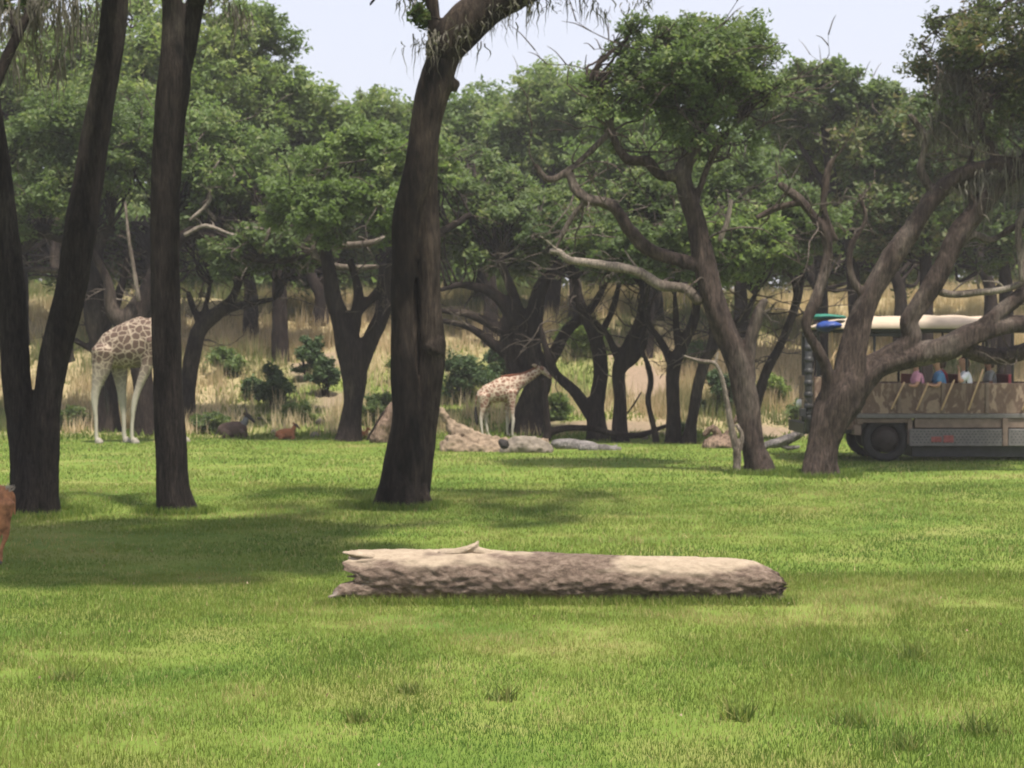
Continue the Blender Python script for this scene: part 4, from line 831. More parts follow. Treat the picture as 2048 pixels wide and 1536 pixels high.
def young_giraffe():
    Y = 48.6; root = empty('giraffe', (X(997, Y), Y, GZ(X(997, Y), Y)), 'young reddish spotted giraffe stretching its low neck to the right beside a dark trunk', 'giraffe', 'giraffes')
    m = M['giraffe_young']; s = .13
    body = [([(-.55, 0, 1.22), (-.42, 0, 1.22), (-.15, 0, 1.27), (.12, 0, 1.36), (.35, 0, 1.44), (.55, 0, 1.56), (.80, 0, 1.68), (1.02, .0, 1.80), (1.16, 0, 1.90)],
             [(.09, .14), (.18, .24), (.23, .31), (.24, .35), (.20, .32), (.14, .22), (.10, .155), (.085, .12), (.08, .10)]),
            ([(1.10, 0, 1.93), (1.22, 0, 1.93), (1.36, 0, 1.82), (1.48, 0, 1.70)], [(.08, .09), (.095, .105), (.065, .075), (.05, .05)])]
    legs = [[(-.42, -s, 1.2, .13, .20), (-.42, -s, .95, .09, .14), (-.47, -s, .68, .05, .07), (-.50, -s, .50, .045, .05), (-.46, -s, .12, .032, .034), (-.43, -s, .04, .045, .05)],
            [(-.38, s, 1.2, .13, .20), (-.34, s, .95, .09, .13), (-.33, s, .68, .05, .07), (-.36, s, .50, .045, .05), (-.31, s, .12, .032, .034), (-.28, s, .04, .045, .05)],
            [(.34, -s, 1.3, .12, .22), (.38, -s, 1.0, .08, .11), (.40, -s, .62, .05, .055), (.42, -s, .5, .05, .055), (.39, -s, .12, .034, .036), (.42, -s, .04, .045, .05)],
            [(.28, s, 1.3, .12, .22), (.24, s, 1.0, .075, .10), (.24, s, .62, .045, .05), (.25, s, .5, .045, .05), (.25, s, .12, .034, .036), (.28, s, .04, .045, .05)]]
    mb = MB()
    for p, r in body: mb.tube(p, r, 16, sub=5, side=(0, 1, 0))
    for l in legs: mb.tube([a[:3] for a in l], [a[3:] for a in l], 10, sub=4, side=(0, 1, 0))
    link('body', fuse(mb, .02, 'body', 3), m, root, False)
    for l in legs:
        x, y = l[-1][0], l[-1][1]; part_tube('hoof', root, M['hoof'], [([(x, y, .06), (x + .03, y, .0)], [(.05, .055), (.055, .065)])])
    part_tube('mane', root, M['hair_brown'], [([(.08, 0, 1.72), (.35, 0, 1.76), (.6, 0, 1.79), (.85, 0, 1.87), (1.08, 0, 2.0)], [(.015, .035)] * 5)])
    part_tube('tail', root, m, [([(-.58, 0, 1.28), (-.64, 0, 1.08), (-.65, 0, .85)], [.025, .02, .014])])
    part_tube('tail_tuft', root, M['hair_black'], [([(-.65, 0, .87), (-.65, 0, .68), (-.62, 0, .45), (-.60, 0, .34)], [.02, .05, .045, .01])])
    for sy in (-1, 1):
        part_tube('ear', root, m, [([(1.10, sy * .07, 2.0), (1.02, sy * .17, 2.05), (.95, sy * .22, 2.06)], [(.02, .035), (.015, .05), (.008, .01)])])
        part_tube('ossicone', root, M['horn'], [([(1.18, sy * .04, 2.02), (1.17, sy * .05, 2.14)], [.02, .022])])
        part_tube('eye', root, M['eye'], [([(1.27, sy * .075, 1.94), (1.27, sy * .09, 1.94)], [.018, .018])])
young_giraffe()

# ------------------------------------------------------------------ antelopes
M['coat_rust'] = plain('coat_rust', (0.24, 0.095, 0.045), .85, .25, 9); M['coat_tan'] = plain('coat_tan', (0.30, 0.135, 0.065), .8, .6, 9)
M['coat_dark'] = plain('coat_dark', (0.07, 0.045, 0.038), .85, .3, 6); M['coat_grey'] = plain('coat_grey', (0.12, 0.125, 0.135), .8, .2, 8); M['white_fur'] = plain('white_fur', (.36, .31, .26), .8, .15, 30)
def standing_antelope():
    Y = 19.9; x0 = X(20, Y) - 1.05
    root = empty('antelope', (x0, Y, 0), 'orange brown antelope at the left edge, only its hindquarters in view', 'antelope')
    s = .10
    body = [([(1.04, 0, .70), (.92, 0, .72), (.6, 0, .68), (.2, 0, .70), (-.08, 0, .78), (-.3, 0, 1.0), (-.4, 0, 1.15)], [(.08, .13), (.16, .21), (.18, .22), (.17, .24), (.12, .18), (.08, .11), (.075, .09)]),
            ([(-.36, 0, 1.15), (-.46, 0, 1.17), (-.62, 0, 1.08), (-.7, 0, 1.03)], [(.07, .08), (.07, .08), (.045, .05), (.035, .035)])]
    legs = [[(.95, -s, .70, .10, .19), (.97, -s, .52, .075, .12), (1.02, -s, .36, .035, .045), (.97, -s, .2, .022, .025), (.95, -s, .03, .025, .03)],
            [(.88, s, .70, .10, .18), (.84, s, .52, .07, .11), (.88, s, .36, .035, .045), (.83, s, .2, .022, .025), (.81, s, .03, .025, .03)],
            [(.0, -s, .72, .08, .16), (.0, -s, .5, .05, .06), (.01, -s, .28, .028, .03), (.0, -s, .03, .024, .028)], [(.08, s, .72, .08, .16), (.1, s, .5, .05, .06), (.12, s, .28, .028, .03), (.1, s, .03, .024, .028)]]
    mb = MB()
    for p, r in body: mb.tube(p, r, 16, sub=5, side=(0, 1, 0))
    for l in legs: mb.tube([a[:3] for a in l], [a[3:] for a in l], 10, sub=4, side=(0, 1, 0))
    link('body', fuse(mb, .016, 'body', 2), M['coat_tan'], root, False)
    part_tube('tail', root, M['coat_tan'], [([(1.05, 0, .84), (1.09, -.02, .78), (1.10, -.02, .58)], [.022, .02, .008])])
    fur = MB()
    for i in range(26):
        a = np.array([1.0 + RNG.uniform(-.06, .07), RNG.uniform(-.07, .03), .88 + RNG.uniform(-.03, .02)]); fur.tube([a, a + [.02, 0, .02], a + [.045 + RNG.uniform(-.02, .02), 0, .035 + RNG.uniform(-.02, .03)]], [.006, .004, .001], 4, sub=2)
    link('rump_hair', fur.mesh('rump_hair'), M['white_fur'], root, False)
    for l in legs: x, y = l[-1][0], l[-1][1]; part_tube('hoof', root, M['horn'], [([(x, y, .05), (x - .02, y, 0)], [(.026, .03), (.03, .036)])])
    for sy in (-1, 1):
        part_tube('ear', root, M['coat_tan'], [([(-.38, sy * .06, 1.2), (-.34, sy * .13, 1.27), (-.32, sy * .16, 1.31)], [(.02, .03), (.012, .04), (.005, .008)])])
        part_tube('horn', root, M['horn'], [([(-.46, sy * .03, 1.22), (-.38, sy * .08, 1.4), (-.28, sy * .12, 1.55), (-.26, sy * .1, 1.72)], [.022, .018, .012, .004])])
        part_tube('eye', root, M['eye'], [([(-.50, sy * .06, 1.19), (-.50, sy * .07, 1.19)], [.014, .014])])
standing_antelope()

def lying_antelope(px, Y, sc, lab, m, neck_m, head_m, horns):
    x0 = X(px, Y); root = empty('antelope', (x0, Y, GZ(x0, Y)), lab, 'antelope', 'antelopes resting at the foot of the bank'); root.scale = (sc, sc, sc)
    mb = MB()
    mb.tube([(-.62, 0, .22), (-.5, 0, .28), (-.2, 0, .33), (.15, 0, .36), (.34, 0, .42)], [(.10, .12), (.21, .25), (.25, .30), (.23, .30), (.15, .22)], 16, sub=5, side=(0, 1, 0))
    for sy in (-1, 1):
        mb.tube([(-.42, sy * .2, .25), (-.18, sy * .27, .16), (-.45, sy * .3, .07), (-.25, sy * .3, .04)], [.15, .09, .045, .035], 10, sub=4)
        mb.tube([(.25, sy * .16, .28), (.42, sy * .18, .1), (.2, sy * .2, .05), (.38, sy * .2, .04)], [.10, .055, .04, .03], 10, sub=4)
    link('body', fuse(mb, .02, 'body', 2), m, root, False)
    part_tube('neck', root, neck_m, [([(.22, 0, .42), (.36, 0, .62), (.44, 0, .80)], [(.13, .19), (.10, .13), (.08, .10)])], .02, 14)
    hd = part_tube('head', root, head_m, [([(.40, 0, .80), (.50, 0, .84), (.64, 0, .72), (.73, 0, .62)], [(.075, .085), (.085, .095), (.055, .06), (.045, .045)])], .015, 12)
    part_tube('tail', root, M['hair_black'], [([(-.66, 0, .28), (-.74, 0, .18), (-.78, 0, .06)], [.025, .02, .01])])
    for sy in (-1, 1):
        part_tube('ear', root, m, [([(.42, sy * .07, .9), (.36, sy * .15, .95), (.32, sy * .2, .96)], [(.02, .03), (.015, .045), (.005, .01)])])
        if horns: part_tube('horn', root, M['horn'], [([(.47, sy * .03, .92), (.42, sy * .09, 1.08), (.36, sy * .13, 1.2), (.40, sy * .12, 1.32)], [.024, .02, .014, .005])])
lying_antelope(470, 48.2, .74, 'dark brown antelope with grey neck and black face lying at the foot of the bank', M['coat_dark'], M['coat_grey'], M['hair_black'], True)
lying_antelope(574, 47.4, .48, 'small bright rust coloured calf lying alone on the green slope', M['coat_rust'], M['coat_rust'], M['coat_dark'], False)
lying_antelope(724, 47.9, .36, 'small rust coloured calf half hidden beside the foot of the stout forked trunk', M['coat_rust'], M['coat_rust'], M['coat_rust'], False)

# ------------------------------------------------------------------ mound, rocks, fallen wood
M['earth'] = plain('dry_earth', (0.19, 0.145, 0.105), .95, .5, 5, .1, bstr=.9); M['rock'] = plain('grey_rock', (0.17, 0.145, 0.12), .9, .35, 5, .15, bstr=.8)
M['greywood'] = bark_mat('grey_driftwood', (0.05, 0.045, 0.045), (0.17, 0.155, 0.155), (0.30, 0.28, 0.28), 0.55, 8)
M['rotwood'] = bark_mat('rotten_brown_wood', (0.07, 0.05, 0.04), (0.22, 0.155, 0.12), (0.3, 0.22, 0.17), 0.6, 6)
def lump(name, lab, cat, chains, Y, m, voxel=.035, amp=.07, freq=3, group=None, lob=.1):
    C3 = [chain3(c, Y) for c in chains]; p0 = C3[0][0][0]; root_z = GZ(p0[0], p0[1]); mb = MB()
    for i, (p, r) in enumerate(C3): mb.tube(p, r, 14, sub=5, lobes=lob, seed=i + len(lab))
    me = fuse(mb, voxel, name, 1); displace(me, amp, freq, len(lab), 4); displace(me, amp * .35, freq * 4, 5, 2)
    n = len(me.vertices); co = np.zeros(n * 3, np.float32); me.vertices.foreach_get('co', co); co = co.reshape(-1, 3) - np.array([p0[0], p0[1], root_z], np.float32)
    me.vertices.foreach_set('co', co.ravel()); me.update()
    o = link(name, me, m); o.location = (p0[0], p0[1], root_z); return tag(o, lab, cat, group)
lump('earth_mound', 'crumbly tan earth mound rising to a thin spike on its left, below the young giraffe', 'mound',
     [[(890, 900, 40), (930, 892, 60), (985, 897, 50), (1040, 902, 36)], [(882, 815, 7), (893, 842, 16), (915, 868, 40), (950, 890, 50)], [(905, 895, 60, -.4), (960, 904, 34, -.6), (1040, 906, 26, -.7), (1095, 906, 22, -.6)], [(1090, 896, 40), (1075, 900, 40)]], 42.6, M['earth'], .03, .12, 3.5)
lump('boulder', 'rounded grey boulder with a dark hollow at the right side of the earth mound', 'rock', [[(1010, 897, 30), (1040, 893, 44), (1070, 894, 44), (1095, 900, 30)]], 41.6, M['rock'], amp=.09, freq=4)
lump('hole_shade_lump', 'dark brown hollow stump end between the mound and the boulder', 'stump', [[(1000, 882, 12), (1008, 888, 20), (1014, 892, 14)]], 41.0, M['hair_black'], .02, .02)  # solid black lump, its colour stands in for the darkness of a hole
lump('driftwood_log', 'bleached grey log lying right of the boulder, the thicker left one', 'log', [[(1105, 886, 12), (1130, 890, 30), (1165, 893, 26), (1190, 894, 18)]], 43.2, M['greywood'], .02, .03, 6)
lump('driftwood_log', 'thin bleached grey log ending in white splinters near the thin dark trunk', 'log', [[(1160, 895, 16), (1200, 897, 18), (1240, 899, 10)], [(1215, 902, 5), (1235, 888, 3)]], 42.5, M['greywood'], .02, .02, 6)
lump('fallen_branch', 'long dark curved branch lying across the foot of the thin trunks', 'branch', [[(1092, 880, 20), (1102, 864, 17), (1140, 856, 13), (1190, 858, 12), (1230, 868, 12), (1280, 870, 12), (1320, 856, 9), (1342, 848, 6)], [(1096, 870, 16), (1092, 810, 12), (1088, 760, 9)]], 46.4, M['bark_far'], .025, .01, 5)
lump('thin_stick', 'short dark stick poking up between the two thin trunks', 'branch', [[(1255, 826, 3), (1268, 808, 4), (1282, 785, 3)]], 46.6, M['bark_far'], .015, .003, 5)
lump('tree_stump', 'brown broken stump leaning beside the leaning middle oak', 'stump', [[(755, 882, 40), (768, 850, 36), (786, 815, 20), (800, 790, 8)]], 46.2, M['rotwood'], .035, .06, 4)
lump('leaning_stick', 'thin dark stick leaning on the brown stump', 'branch', [[(734, 880, 5), (750, 852, 5), (768, 822, 5)]], 45.6, M['bark_far'], .02, .004, 5)
lump('root_plate', 'tangled brown root pile left of the slanting oak base', 'stump', [[(1415, 895, 34), (1440, 890, 44), (1470, 893, 30)], [(1410, 870, 10), (1425, 855, 12), (1440, 880, 20)], [(1445, 880, 12), (1465, 850, 8), (1480, 830, 6)]], 43.4, M['rotwood'], .03, .08, 4)
lump('driftwood_log', 'pale grey forked log with a black end lying left of the twisting oak', 'log', [[(1535, 890, 14), (1560, 884, 20), (1590, 872, 18), (1612, 858, 14)], [(1560, 888, 12), (1575, 896, 10), (1598, 894, 8)], [(1528, 896, 14), (1536, 888, 14)]], 42.0, M['greywood'], .02, .025, 6)
lump('dead_sapling', 'thin pale crooked dead sapling just left of the slanting oak base', 'tree',
     [[(1474, 944, 15), (1474, 900, 16), (1464, 860, 13), (1455, 810, 11), (1445, 760, 9), (1430, 728, 8), (1400, 722, 9), (1368, 712, 5)], [(1478, 900, 12), (1484, 872, 10), (1474, 850, 8)], [(1430, 728, 7), (1436, 705, 4)]], 34.6, M['bark_pale'], .016, .012, 9)
for i, (px, py, w, wh) in enumerate(((762, 814, 12, 'stone high on the slope nearest the stout trunk'), (640, 834, 14, 'largest stone on the green slope, above the rust coloured calf'), (520, 826, 10, 'stone just right of the tall dry grass tuft'), (548, 858, 12, 'stone between the dark antelope and the rust coloured calf'),
                                 (630, 868, 13, 'grey stone right of the rust coloured calf'), (602, 815, 9, 'small stone above the rust coloured calf'), (668, 852, 9, 'small stone left of the stout forked trunk foot'), (1290, 880, 12, 'small stone beside the snaking stem'), (1215, 875, 10, 'small stone between the brown tree and the thin dark trunk'))):
    Yg = 48.5 + (870 - py) * .09; cx = X(px, Yg); z = GZ(cx, Yg); r = w / 2 * Yg / FPX; mb = MB(); mb.tube([(cx - r, Yg, z + r * .3), (cx, Yg, z + r * .6), (cx + r, Yg, z + r * .3)], [r * .7, r, r * .6], 10, sub=3)
    me = fuse(mb, .03, 'stone', 1); displace(me, .04, 4, i); tag(link('stone', me, M['rock']), 'brown ' + wh, 'stone', 'stones on the slope')

# weed tufts on the lawn
M['weed'] = leaf_mat('weed_leaf', (0.08, 0.12, 0.03), (0.14, 0.185, 0.045), (0.3, 0.26, 0.11), .5)
for i, (px, py, s, lab) in enumerate(((130, 1362, .12, 'dark weed tuft nearest the lower left corner of the lawn'), (820, 1388, .11, 'dark weed tuft left of the middle below the log'), (1010, 1402, .13, 'dark weed tuft below the middle of the log'),
                                 (715, 1446, .10, 'small weed tuft lowest of those left of the middle'), (1830, 1318, .18, 'broad weed tuft on the right lawn below the truck'), (1712, 1452, .14, 'tall thin leafed weed near the lower right corner'), (1965, 1470, .17, 'brownish weed tuft nearest the lower right corner'),
                                 (1480, 1440, .16, 'low spreading weed tuft right of the middle near the picture bottom'), (1815, 1500, .13, 'round weed tuft at the bottom edge on the right'), (1330, 1188, .17, 'bright green tuft growing against the front of the log'))):
    Yg = CAMH * FPX / (py - 700) ; x0 = X(px, Yg); root = (x0, Yg, 0); m = 75
    x = RNG.normal(0, s * .42, m); y = RNG.normal(0, s * .42, m); V, F_, Tt = blades(x, y, s * RNG.uniform(.4, 1.0, m) * 1.15, RNG.uniform(.010, .022, m), RNG.uniform(0.1, .9, m), .7, z=np.zeros(m))
    o = link('weed_tuft', raw_mesh('weed_tuft', V, F_, 3, False, {'tint': Tt}), M['grass'] if i == 9 else M['weed']); o.location = root; tag(o, lab, 'weed', 'weed tufts on the lawn')

# ------------------------------------------------------------------ safari truck
def camo():
    m, nt = new_mat('camouflage_paint'); a = noise_n(nt, 3.0, 3, (1, 1, .5), warp=.5); b = noise_n(nt, 14, 5)
    c = ramp(nt, a, [(0.44, (0.22, 0.16, 0.12)), (0.47, (0.13, 0.085, 0.065)), (0.56, (0.13, 0.085, 0.065)), (0.59, (0.27, 0.20, 0.15))])
    finish(nt, mixc(nt, .35, c, ramp(nt, b, [(.3, (.6, .6, .6)), (.7, (1.2, 1.2, 1.2))]), 'MULTIPLY'), .7, .3, b, .15, .01); return m
M['camo'] = camo(); M['canvas'] = plain('tan_canvas', (0.42, 0.345, 0.27), .9, .10, 3, .1); M['black_metal'] = plain('black_metal', (0.03, 0.03, 0.033), .5, .3, 6, .4)
M['brown_paint'] = plain('brown_paint', (0.17, 0.125, 0.10), .6, .25, 5); M['tyre'] = plain('tyre', (0.022, 0.022, 0.023), .85, .3, 10); M['rim'] = plain('rim', (0.022, 0.016, 0.014), .6, .3, 8)
M['maroon'] = plain('maroon_seat', (0.14, 0.022, 0.03), .6, .2, 6); M['red'] = plain('faded_red_paint', (0.24, 0.075, 0.07), .6, .3, 12); M['wood_pole'] = plain('wood_pole', (0.50, 0.35, 0.21), .8, .2, 10)
M['blue_tarp'] = plain('blue_tarp', (0.012, 0.04, 0.20), .5, .3, 4, .4); M['green_tarp'] = plain('green_tarp', (0.015, 0.14, 0.10), .6, .3, 4, .3); M['grey_metal'] = plain('grey_metal', (0.12, 0.112, 0.11), .5, .2, 9, .5)
M['glass'] = plain('dusty_glass', (0.03, 0.035, 0.04), .15, .2, 3, .5); M['lamp_glass'] = plain('lamp_glass', (.6, .6, .55), .2, .1, 8, .5)
def truck():
    Y = 38.0; ox = X(1620, Y); root = empty('safari_truck', (ox, Y, 0), 'brown camouflage open sided safari truck with tan canopy parked behind the twisting oak', 'truck')
    def L(n, mb, m, par=root, smooth=False, lab=None):
        me = mb.mesh(n, smooth); o = link(n, me, m, par, False)
        if lab: o['label'] = lab
        if not smooth:
            bv = o.modifiers.new('bevel', 'BEVEL'); bv.width = .012; bv.segments = 2; bv.limit_method = 'ANGLE'
        return o
    L('chassis_and_shade_box', MB().box((.8, .35, .62), (8.8, .55, .86)).box((.8, 1.75, .62), (8.8, 1.95, .86)).box((1.6, .56, .42), (1.84, 1.74, .58)).box((6.4, .56, .42), (6.64, 1.74, .58)).box((2.35, .3, .10), (8.2, 1.9, .66)), M['black_metal'])  # frame and axles; last box is a black mass added as underbody shade
    L('deck', MB().box((1.05, 0, .98), (8.9, 2.3, 1.08)), M['grey_metal'])
    L('skirt_beam', MB().box((2.35, .04, .76), (8.8, .14, .975)).box((1.06, .04, .84), (1.2, .14, .975)), M['brown_paint'])
    for y0 in (.02, 2.22): L('side_panel', MB().box((1.15, y0, 1.083), (8.8, y0 + .06, 1.76)), M['camo'])
    for k in range(8): L('panel_rib', MB().box((1.95 + k * .98, -.015, 1.09), (2.03 + k * .98, .017, 1.77)), M['brown_paint'])
    L('tail_panel', MB().box((8.82, .02, 1.083), (8.9, 2.28, 1.8)), M['camo'])
    # step panels with punched holes
    for k, (a, b) in enumerate(((2.22, 4.28), (4.42, 6.0))):
        st = L('step_panel', MB().box((a, -.03, .36), (b, .03, .74)), M['grey_metal'])
        hb = MB()
        for r in range(5):
            for c in range(int((b - a) / .085)):
                x = a + .06 + c * .085 + (r % 2) * .04; z = .43 + r * .062
                hb.box((x, -.036, z), (x + .035, -.0305, z + .022))
        L('punched_hole', hb, M['black_metal'], st)['kind'] = 'stuff'
        if k == 0:
            for (x0, x1, z0, z1) in ((2.70, 2.93, .45, .57), (2.97, 3.20, .44, .60)): L('red_marking', MB().box((x0, -.045, z0), (x1, -.037, z1)), M['red'], st)
    L('step_bracket', MB().box((4.29, -.035, .36), (4.41, .05, .975)), M['brown_paint']); L('reflector', MB().box((5.05, -.0, .80), (5.2, .035, .88)), M['red'])
    # mudguards
    L('mudguard', MB().box((1.0, .05, .60), (1.16, .5, .83)).box((2.2, .05, .40), (2.3, .5, .97)).box((1.165, .05, .975 - .1), (2.195, .5, .975)), M['brown_paint'])
    def wheel(x, y):
        w = bpy.data.objects.new('wheel', None); COL.objects.link(w); w.parent = root; w.location = (x, y, .5)
        prof = [(.33, -.13), (.44, -.15), (.49, -.12), (.50, 0), (.49, .12), (.44, .15), (.33, .13), (.31, 0)]; n = 40; mb = MB(); V = []; F_ = []
        for i in range(n):
            a = math.tau * i / n
            for j, (r, t) in enumerate(prof):
                rr = r + (.012 if (i % 2 and j in (2, 3, 4)) else 0); V.append((rr * math.cos(a), t, rr * math.sin(a)))
        for i in range(n):
            for j in range(8): F_.append((i * 8 + j, ((i + 1) % n) * 8 + j, ((i + 1) % n) * 8 + (j + 1) % 8, i * 8 + (j + 1) % 8))
        mb.add(V, F_); L('tyre', mb, M['tyre'], w, True)
        mb = MB().tube([(0, -.09, 0), (0, .09, 0)], [.30, .30], 28, sub=2).tube([(0, -.16, 0), (0, -.08, 0)], [.09, .11], 14, sub=2)
        for k in range(8): a = math.tau * k / 8; mb.tube([(.2 * math.cos(a), -.165, .2 * math.sin(a)), (.2 * math.cos(a), -.09, .2 * math.sin(a))], [.022, .022], 6, sub=1)
        L('rim', mb, M['rim'], w)
    for x in (1.72, 6.5):
        for y in (.24, 2.06): wheel(x, y)
    # cab
    L('cab_body', MB().box((.12, .12, .72), (1.14, 2.18, 1.9)), M['camo']); L('door', MB().box((.3, .085, .86), (.98, .117, 1.86)), M['brown_paint'])
    L('bumper', MB().box((-.12, .1, .62), (.11, 2.2, .86)).box((-.16, .1, .9), (-.05, .22, 1.15)), M['black_metal'])
    for y in (.35, 1.8): L('headlight', MB().tube([(.13, y + .08, 1.25), (.06, y + .08, 1.25)], [.11, .10], 16, sub=1), M['lamp_glass'])
    L('windscreen_frame', MB().box((.18, .12, 1.905), (.25, .2, 2.93)).box((.18, 2.1, 1.905), (.25, 2.18, 2.93)).box((.18, .205, 2.82), (.25, 2.095, 2.9)), M['black_metal'])
    mb = MB().tube([(-.02, .06, .7), (-.02, .06, 2.75)], [.085, .085], 12, sub=2)
    for k in range(7): mb.tube([(-.02, .06, .95 + k * .26), (-.02, .06, 1.02 + k * .26)], [.105, .105], 12, sub=1)
    L('exhaust_stack', mb, M['black_metal'], smooth=True)
    L('wing_mirror', MB().box((-.24, -.08, 1.02), (-.1, .04, 1.2)).box((-.1, -.03, 1.08), (.12, .0, 1.11)), M['black_metal'])
    L('cab_brace', MB().tube([(.3, .1, 1.95), (.75, .1, 2.75)], [.025, .025], 8, sub=1).tube([(.55, .1, 1.95), (.50, .1, 2.9)], [.025, .025], 8, sub=1), M['wood_pole'], smooth=True)
    # posts and canopy
    for k in range(8):
        x = 1.45 + k * 1.03
        for y in (.08, 2.22): L('canopy_post', MB().tube([(x, y, 1.765), (x, y, 2.95)], [.03, .03], 8, sub=1), M['black_metal'], smooth=True)
    L('roof_rail', MB().box((.25, .0, 2.90), (8.95, .07, 2.985)).box((.25, 2.23, 2.90), (8.95, 2.3, 2.985)).box((.9, .075, 2.80), (2.1, .14, 2.89)), M['black_metal'])
    nx_, ny_ = 150, 24; V = []; F_ = []
    for i in range(nx_ + 1):
        t = i / nx_; x = .18 + 8.9 * t
        for j in range(ny_ + 1):
            v = j / ny_; y = -.12 + 2.54 * v; cr = math.sin(math.pi * v)
            hgt = .25 * min(1, (x - .18) / 1.1) ** .8 + .03 * abs(math.sin(x * 1.52)) + .012 * math.sin(x * 9 + 4 * v)
            V.append((x, y, 2.985 + hgt * (cr ** .35 if cr > 0 else 0) * min(1, (9.1 - x) / .8) + .03 * cr))
    for i in range(nx_):
        for j in range(ny_): a = i * (ny_ + 1) + j; F_.append((a, a + ny_ + 1, a + ny_ + 2, a + 1))
    mb = MB(); mb.add(V, F_); o = link('canopy', mb.mesh('canopy', True), M['canvas'], root, False); md = o.modifiers.new('thick', 'SOLIDIFY'); md.thickness = .03
    # benches
    for k in range(7):
        x = 2.05 + k * 1.0
        L('bench', MB().box((x, .25, 1.32), (x + .45, 2.05, 1.42)).box((x + .44, .25, 1.425), (x + .54, 2.05, 1.95)).box((x + .1, .3, 1.085), (x + .3, 2.0, 1.318)), M['maroon'])
    for k, (xa, za, xb, zb) in enumerate(((1.81, 1.19, 2.09, 1.78), (2.37, 1.17, 2.62, 1.76), (2.92, 1.17, 3.2, 1.83), (3.52, 1.17, 3.84, 2.06), (4.72, 1.17, 4.98, 1.8), (5.5, 1.17, 5.76, 1.8), (6.3, 1.17, 6.56, 1.8))):
        L('side_pole', MB().tube([(xa, -.05, za), (xb, -.05, zb)], [.022, .022], 8, sub=1), M['wood_pole'], smooth=True)
    return ox, Y
TX, TY = truck()
def soft(name, lab, cat, pts, rad, m, loc):
    mb = MB(); mb.tube(pts, rad, 14, sub=5, lobes=.06, side=(0, 1, 0)); me = fuse(mb, .03, name, 1); displace(me, .035, 4, 3)
    o = link(name, me, m); o.location = loc; tag(o, lab, cat)
soft('tarp_bundle', 'bright blue folded tarp tucked at the front end of the truck canopy', 'tarp', [(.08, .3, -.03), (.18, .31, -.02), (.30, .32, .0), (.42, .36, 0)], [(.24, .11), (.28, .13), (.28, .10), (.24, .06)], M['blue_tarp'], (TX + .16, TY - .35, 3.04))
soft('tarp_bundle', 'dark green folded tarp lying on top of the blue one on the truck', 'tarp', [(.12, .3, -.09), (.3, .31, -.08), (.5, .32, -.085), (.7, .36, -.10)], [(.3, .065), (.33, .06), (.33, .05), (.3, .035)], M['green_tarp'], (TX + .06, TY + .0, 3.33))

# thin summer haze in the air
def haze():
    mb = MB().box((-75, -12, -1.6), (75, 128, 24)); o = link('haze', mb.mesh('haze'), None)
    m = bpy.data.materials.new('haze'); m.use_nodes = True; nt = m.node_tree
    for n in list(nt.nodes): nt.nodes.remove(n)
    v = N(nt, 'ShaderNodeVolumePrincipled'); v.inputs['Color'].default_value = (.95, .95, .95, 1); v.inputs['Density'].default_value = 0.0008; v.inputs['Anisotropy'].default_value = 0.2
    out = N(nt, 'ShaderNodeOutputMaterial'); nt.links.new(v.outputs[0], out.inputs['Volume']); o.data.materials.append(m); tag(o, kind='stuff')
haze()

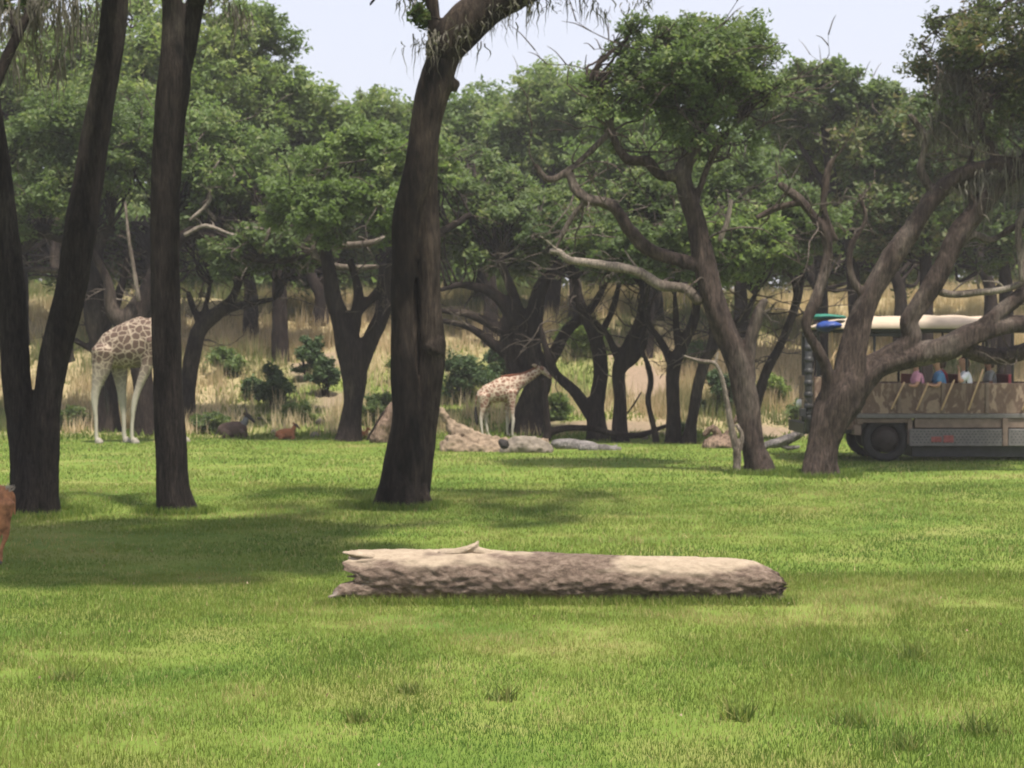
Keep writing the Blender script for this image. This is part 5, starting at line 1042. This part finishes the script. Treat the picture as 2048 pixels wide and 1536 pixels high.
# passengers
M['skin'] = plain('skin', (0.48, 0.27, 0.19), .6, .1, 10); M['skin_tan'] = plain('skin_tan', (0.34, 0.18, 0.12), .6, .1, 10)
def person(px, dy, lab, shirt, hairc, skin, lean=0.0, armup=False):
    x = X(px, TY) ; root = empty('person', (x, TY + dy, 1.46), lab, 'person', 'passengers seated in the truck', rz=math.pi)
    # local: +x is the way the person faces (truck front is to the left)
    mb = MB()
    mb.tube([(.0, 0, .02), (.0, 0, .15), (.01 + lean, 0, .35), (.02 + lean, 0, .50), (.03 + lean, 0, .56)], [(.16, .12), (.15, .11), (.17, .12), (.15, .09), (.07, .06)], 14, sub=4, side=(0, 1, 0))
    mb.tube([(.03 + lean, 0, .54), (.05 + lean, 0, .64)], [(.055, .06), (.055, .06)], 10, sub=2, side=(0, 1, 0))
    mb.tube([(.04 + lean, 0, .64), (.06 + lean, 0, .72), (.06 + lean, 0, .82), (.05 + lean, 0, .86)], [(.055, .06), (.075, .09), (.078, .10), (.04, .05)], 14, sub=4, side=(0, 1, 0))
    mb.tube([(.14 + lean, 0, .73), (.17 + lean, 0, .715)], [.014, .012], 6, sub=1)
    for s in (-1, 1): mb.tube([(.055 + lean, s * .078, .74), (.045 + lean, s * .09, .75)], [(.014, .02), (.01, .015)], 6, sub=1)
    hands = []
    for s in (-1, 1):
        sh = (.02 + lean, s * .17, .50); el = (.10 + lean, s * .24, .25) if not (armup and s > 0) else (.20 + lean, s * .26, .34); wr = (.32 + lean, s * .20, .27) if not (armup and s > 0) else (.22 + lean, s * .24, .56)
        mb.tube([sh, el, wr], [.055, .042, .028], 10, sub=4)
        w = np.array(wr); d = w - np.array(el); d /= np.linalg.norm(d); mb.tube([w, w + d * .05, w + d * .09], [(.03, .02), (.042, .018), (.038, .016)], 8, sub=2)
        side = np.cross(d, (0, 1, 0)) if abs(d[1]) < .9 else np.array((0, 0, 1.)); side = np.array((0, 1., 0)) - d * d[1]; side /= np.linalg.norm(side); up = np.cross(d, side)
        for k, ln in enumerate((.065, .075, .07, .055)): b = w + d * .085 + side * (k - 1.5) * .02; hands.append(([b, b + d * ln * .5 - up * .006, b + d * ln * .85 - up * .02], [.0095, .009, .007]))
        b = w + d * .03 + side * .035; hands.append(([b, b + side * .025 + d * .03, b + side * .02 + d * .06], [.012, .010, .008]))
        mb.tube([(.0, s * .08, .06), (.30, s * .10, .07), (.44, s * .10, .05), (.46, s * .10, -.12), (.47, s * .10, -.27)], [.085, .075, .06, .05, .038], 10, sub=3)
        mb.tube([(.46, s * .10, -.27), (.56, s * .10, -.30)], [.04, .03], 8, sub=2)
    me = fuse(mb, .016, 'body', 2)
    bm2 = MB()
    for p, r in hands: bm2.tube(p, r, 6, sub=2)
    # join fingers into the one body mesh
    fm = bm2.mesh('fingers', True)
    import bmesh
    bm = bmesh.new(); bm.from_mesh(me); bm.from_mesh(fm); bm.to_mesh(me); bm.free(); bpy.data.meshes.remove(fm)
    link('body', me, skin, root, False)
    mb = MB(); mb.tube([(.0, 0, .06), (.0, 0, .16), (.01 + lean, 0, .35), (.02 + lean, 0, .50), (.025 + lean, 0, .545)], [(.185, .145), (.175, .135), (.192, .145), (.17, .11), (.09, .08)], 16, sub=4, side=(0, 1, 0))
    for s in (-1, 1):
        el = (.10 + lean, s * .24, .25) if not (armup and s > 0) else (.20 + lean, s * .26, .34); sh = np.array((.02 + lean, s * .16, .495)); mb.tube([sh, sh * .35 + np.array(el) * .65], [.075, .065], 10, sub=3)
    me = fuse(mb, .016, 'shirt', 1); displace(me, .008, 14, 3); link('shirt', me, shirt, root, False)
    mb = MB(); mb.tube([(-.02, 0, -.0), (0, 0, .10)], [(.19, .15), (.17, .13)], 12, sub=2)
    for s in (-1, 1): mb.tube([(.0, s * .085, .05), (.30, s * .10, .07)], [.105, .095], 10, sub=2)
    link('shorts', fuse(mb, .018, 'shorts', 1), M['coat_grey'], root, False)
    mb = MB(); mb.tube([(-.03 + lean, 0, .66), (-.015 + lean, 0, .76), (.02 + lean, 0, .86), (.07 + lean, 0, .885), (.11 + lean, 0, .85)], [(.07, .045), (.085, .075), (.085, .05), (.075, .03), (.05, .015)], 12, sub=4, side=(0, 1, 0))
    link('hair', fuse(mb, .014, 'hair', 1), hairc, root, False)
    for s in (-1, 1): part_tube('eye', root, M['eye'], [([(.145 + lean, s * .032, .76), (.152 + lean, s * .032, .76)], [.009, .009])])
    part_tube('mouth', root, M['red'], [([(.14 + lean, -.02, .685), (.146 + lean, 0, .684), (.14 + lean, .02, .685)], [.005, .006, .005])])
SH = {k: plain('shirt_' + k, c, .85, .12, 12) for k, c in dict(pink=(.62, .30, .42), blue=(.09, .22, .42), white=(.72, .74, .82), red=(.42, .05, .06), grey=(.35, .36, .36)).items()}
HB = plain('brown_hair', (.06, .035, .02), .7, .3, 30); HL = plain('fair_hair', (.35, .24, .12), .7, .3, 30)
person(1842, .26, 'passenger in a pink shirt sitting nearest the front of the truck', SH['pink'], HL, M['skin'])
person(1888, .24, 'passenger in a blue shirt sitting between the pink and the white shirts', SH['blue'], HB, M['skin'], .03)
person(1938, .24, 'passenger in a white shirt with a raised forearm under the thick limb', SH['white'], HB, M['skin'], .0, True)
person(1916, 1.35, 'passenger in a red shirt on the far side behind the white shirt', SH['red'], HB, M['skin_tan'])
person(2006, .95, 'passenger in a grey shirt rightmost of those in the truck', SH['grey'], HB, M['skin_tan'])
